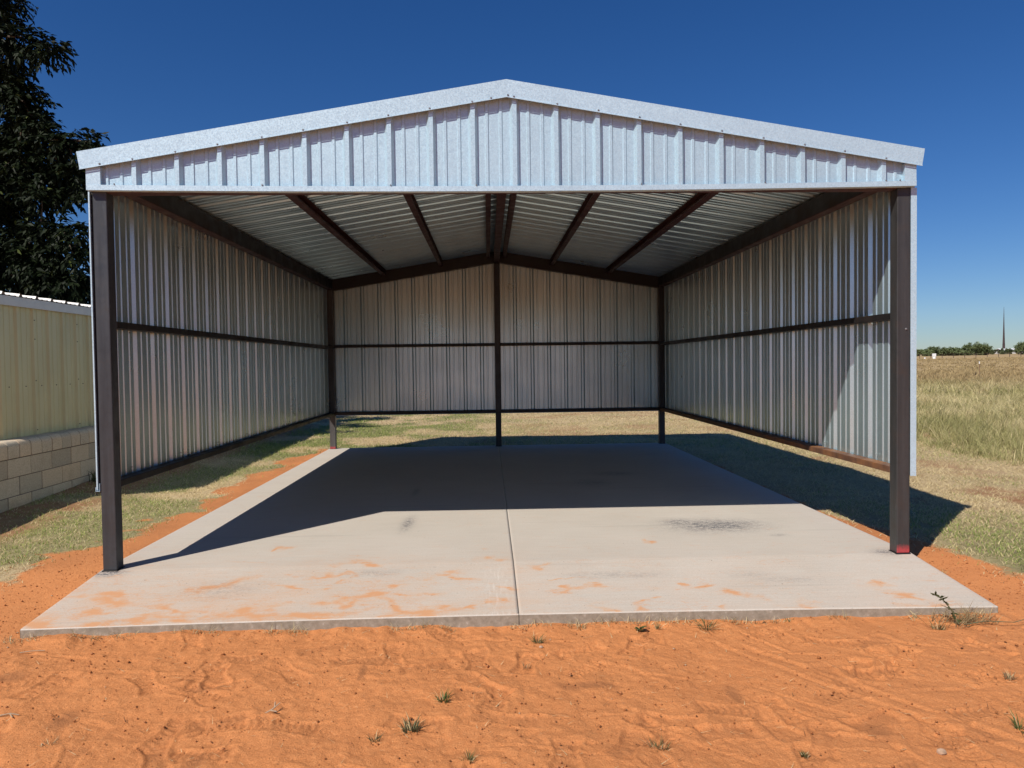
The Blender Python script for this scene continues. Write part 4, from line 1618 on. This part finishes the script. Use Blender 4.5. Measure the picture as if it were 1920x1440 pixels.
# weed against the block wall
root = empty('wall_weed', (-18.0, 13.4, gz1(-17.2, 13.4)))
tag(root, 'leafy weed growing at the foot of the block wall', 'weed')
g = Grass()
n = 110
yy = np.concatenate([RNG.normal(13.2, .15, 40), RNG.normal(15.6, .5, 70)])
xx = -17.30 + TH * (yy - 8.7) + RNG.uniform(.05, .5, n)
g.add(blades(np.c_[xx, yy, ground_z(xx, yy) - .02], RNG.uniform(.2, .75, n), RNG.uniform(0, 6.28, n), RNG.uniform(.1, .8, n), RNG.uniform(.02, .045, n),
             lerp(np.array([.06, .08, .03]), np.array([.17, .16, .07]), RNG.uniform(0, 1, n)), True))
g.build('leaf_blades', None, BLADE, root, None)

# ------------------------------------------------------------------ far things on the right
PIPE = mat_plain('fence_pipe', (.07, .045, .035), .7)
fence = empty('pipe_fence', (450, 648, 4))
tag(fence, 'long dark pipe fence along the far side of the field', 'fence')
A_, B_ = Vector((352, 652, 0)), Vector((575, 645.5, 0))
nP = 22
pp = []
for k in range(nP):
    q_ = A_.lerp(B_, k / (nP - 1))
    z = gz1(q_.x, q_.y)
    pp.append((q_.x, q_.y, z))
    MB().box(q_.x - .17, q_.x + .17, q_.y - .17, q_.y + .17, z - .4, z + 4.2).build('fence_post', PIPE, fence)
for hh_, r in ((4.1, .13), (2.6, .05), (1.2, .05)):
    MB().tube([(a, b, c + hh_) for a, b, c in pp], r, 6).build('rail', PIPE, fence)

# the slim mast
zx = gz1(1068, 1449.6)
mast = empty('tall_mast', (1068, 1449.6, zx))
tag(mast, 'tall dark tapering mast on the skyline above the white roofs', 'mast')
MASTM = mat_plain('mast_steel', (.045, .025, .025), .7)
hts = [0, 18, 40, 62, 80, 96]
rad = [2.9, 2.2, 1.5, .95, .55, .18]
for k in range(5):
    z0, z1 = zx + hts[k], zx + hts[k + 1]
    MB().tube([(1068, 1449.6, z0 + (.5 if k else -1)), (1068, 1449.6, z1)], [rad[k], rad[k + 1]], 12).build('mast_section', MASTM, mast)
    if k: MB().tube([(1068, 1449.6, z0), (1068, 1449.6, z0 + .5)], rad[k] * 1.15, 12).build('flange', MASTM, mast)

# long white roofs
ROOFP = mat_plain('white_metal_roof', (.80, .80, .80), .45, 0, .03)
WALLP = mat_plain('pale_metal_wall', (.55, .55, .53), .6, 0, .05)


def barn(x, y, wx, dy, eave, ridge, label):
    z = gz1(x, y)
    root = empty('white_barn', (x, y, z))
    tag(root, label, 'barn', 'white-roofed buildings beyond the field')
    m1 = MB()
    m1.box(x - wx / 2, x + wx / 2, y - dy / 2, y + dy / 2, z - 1, z + eave)
    m1.build('wall', WALLP, root)
    m2 = MB()
    for s_ in (-1, 1):
        a0, a1 = y + s_ * (dy / 2 + 1), y
        p0 = [(x - wx / 2 - 1, a0, z + eave), (x + wx / 2 + 1, a0, z + eave), (x + wx / 2 + 1, a1, z + ridge), (x - wx / 2 - 1, a1, z + ridge)]
        p1 = [(a, b, c + .3) for a, b, c in p0]
        m2.hexa(p0 + p1)
    m2.build('roof', ROOFP, root)
    for k in range(3):
        xx_ = x - wx / 2 + wx * (k + .5) / 3
        MB().box(xx_ - 2, xx_ + 2, y - dy / 2 - .12, y - dy / 2 - .02, z, z + eave * .75).build('door', PIPE, root)


barn(883, 1285, 22, 30, 6.5, 10.5, 'smaller white-roofed building left of the mast')
barn(908, 1215, 42, 34, 4.5, 9.0, 'long low white-roofed building around the foot of the mast')

# white cabinet on a drum, and the bucket near it
z = gz1(393.6, 610)
root = empty('white_cabinet', (393.6, 610, z))
tag(root, 'white utility cabinet on a white drum at the field fence', 'cabinet')
mb = MB(); mb.tube([(393.6, 610, z - .2), (393.6, 610, z + 2.2)], 1.3, 16); mb.build('drum', WHITE, root)
MB().box(392.3, 394.9, 609, 611, z + 2.25, z + 4.9).build('box', WHITE, root, .1)
MB().box(392.6, 394.6, 608.93, 608.99, z + 2.6, z + 4.6).build('door', WHITE, root, .02)
z = gz1(385.6, 610.6)
root = empty('white_bucket', (385.6, 610.6, z))
tag(root, 'small white bucket left of the utility cabinet', 'bucket')
mb = MB(); mb.tube([(385.6, 610.6, z), (385.6, 610.6, z + 1.5)], [.55, .7], 14); mb.build('body', WHITE, root)
mb = MB(); mb.tube([(385.6, 610.6, z + 1.51), (385.6, 610.6, z + 1.62)], .76, 14); mb.build('lid', WHITE, root)

# marker stake in the field
z = gz1(128.35, 168.3)
root = empty('marker_stake', (128.35, 168.3, z))
tag(root, 'thin steel marker stake with a white tip standing in the field', 'stake')
mb = MB()
mb.box(128.28, 128.42, 168.27, 168.33, z - .5, z + 3.6).box(128.335, 128.365, 168.331, 168.42, z - .5, z + 3.6)
mb.build('post', mat_plain('stake_steel', (.20, .12, .07), .7), root)
MB().box(128.27, 128.43, 168.26, 168.43, z + 3.601, z + 4.25).build('white_tip', WHITE, root, .01)
root = empty('field_weed', (124.5, 164.4, gz1(124.5, 164.4)))
tag(root, 'dark dead weed standing beside the marker stake', 'weed')
z = gz1(124.5, 164.4)
mb = MB()
for k in range(7):
    a_ = random.uniform(0, 6.28)
    mb.tube([(124.5, 164.4, z - .1), (124.5 + math.cos(a_) * .2, 164.4 + math.sin(a_) * .2, z + .9), (124.5 + math.cos(a_) * .5, 164.4 + math.sin(a_) * .5, z + random.uniform(1.2, 2.0))], [.05, .04, .03], 5)
mb.build('stem', mat_plain('dead_stem', (.06, .045, .03), .9), root)
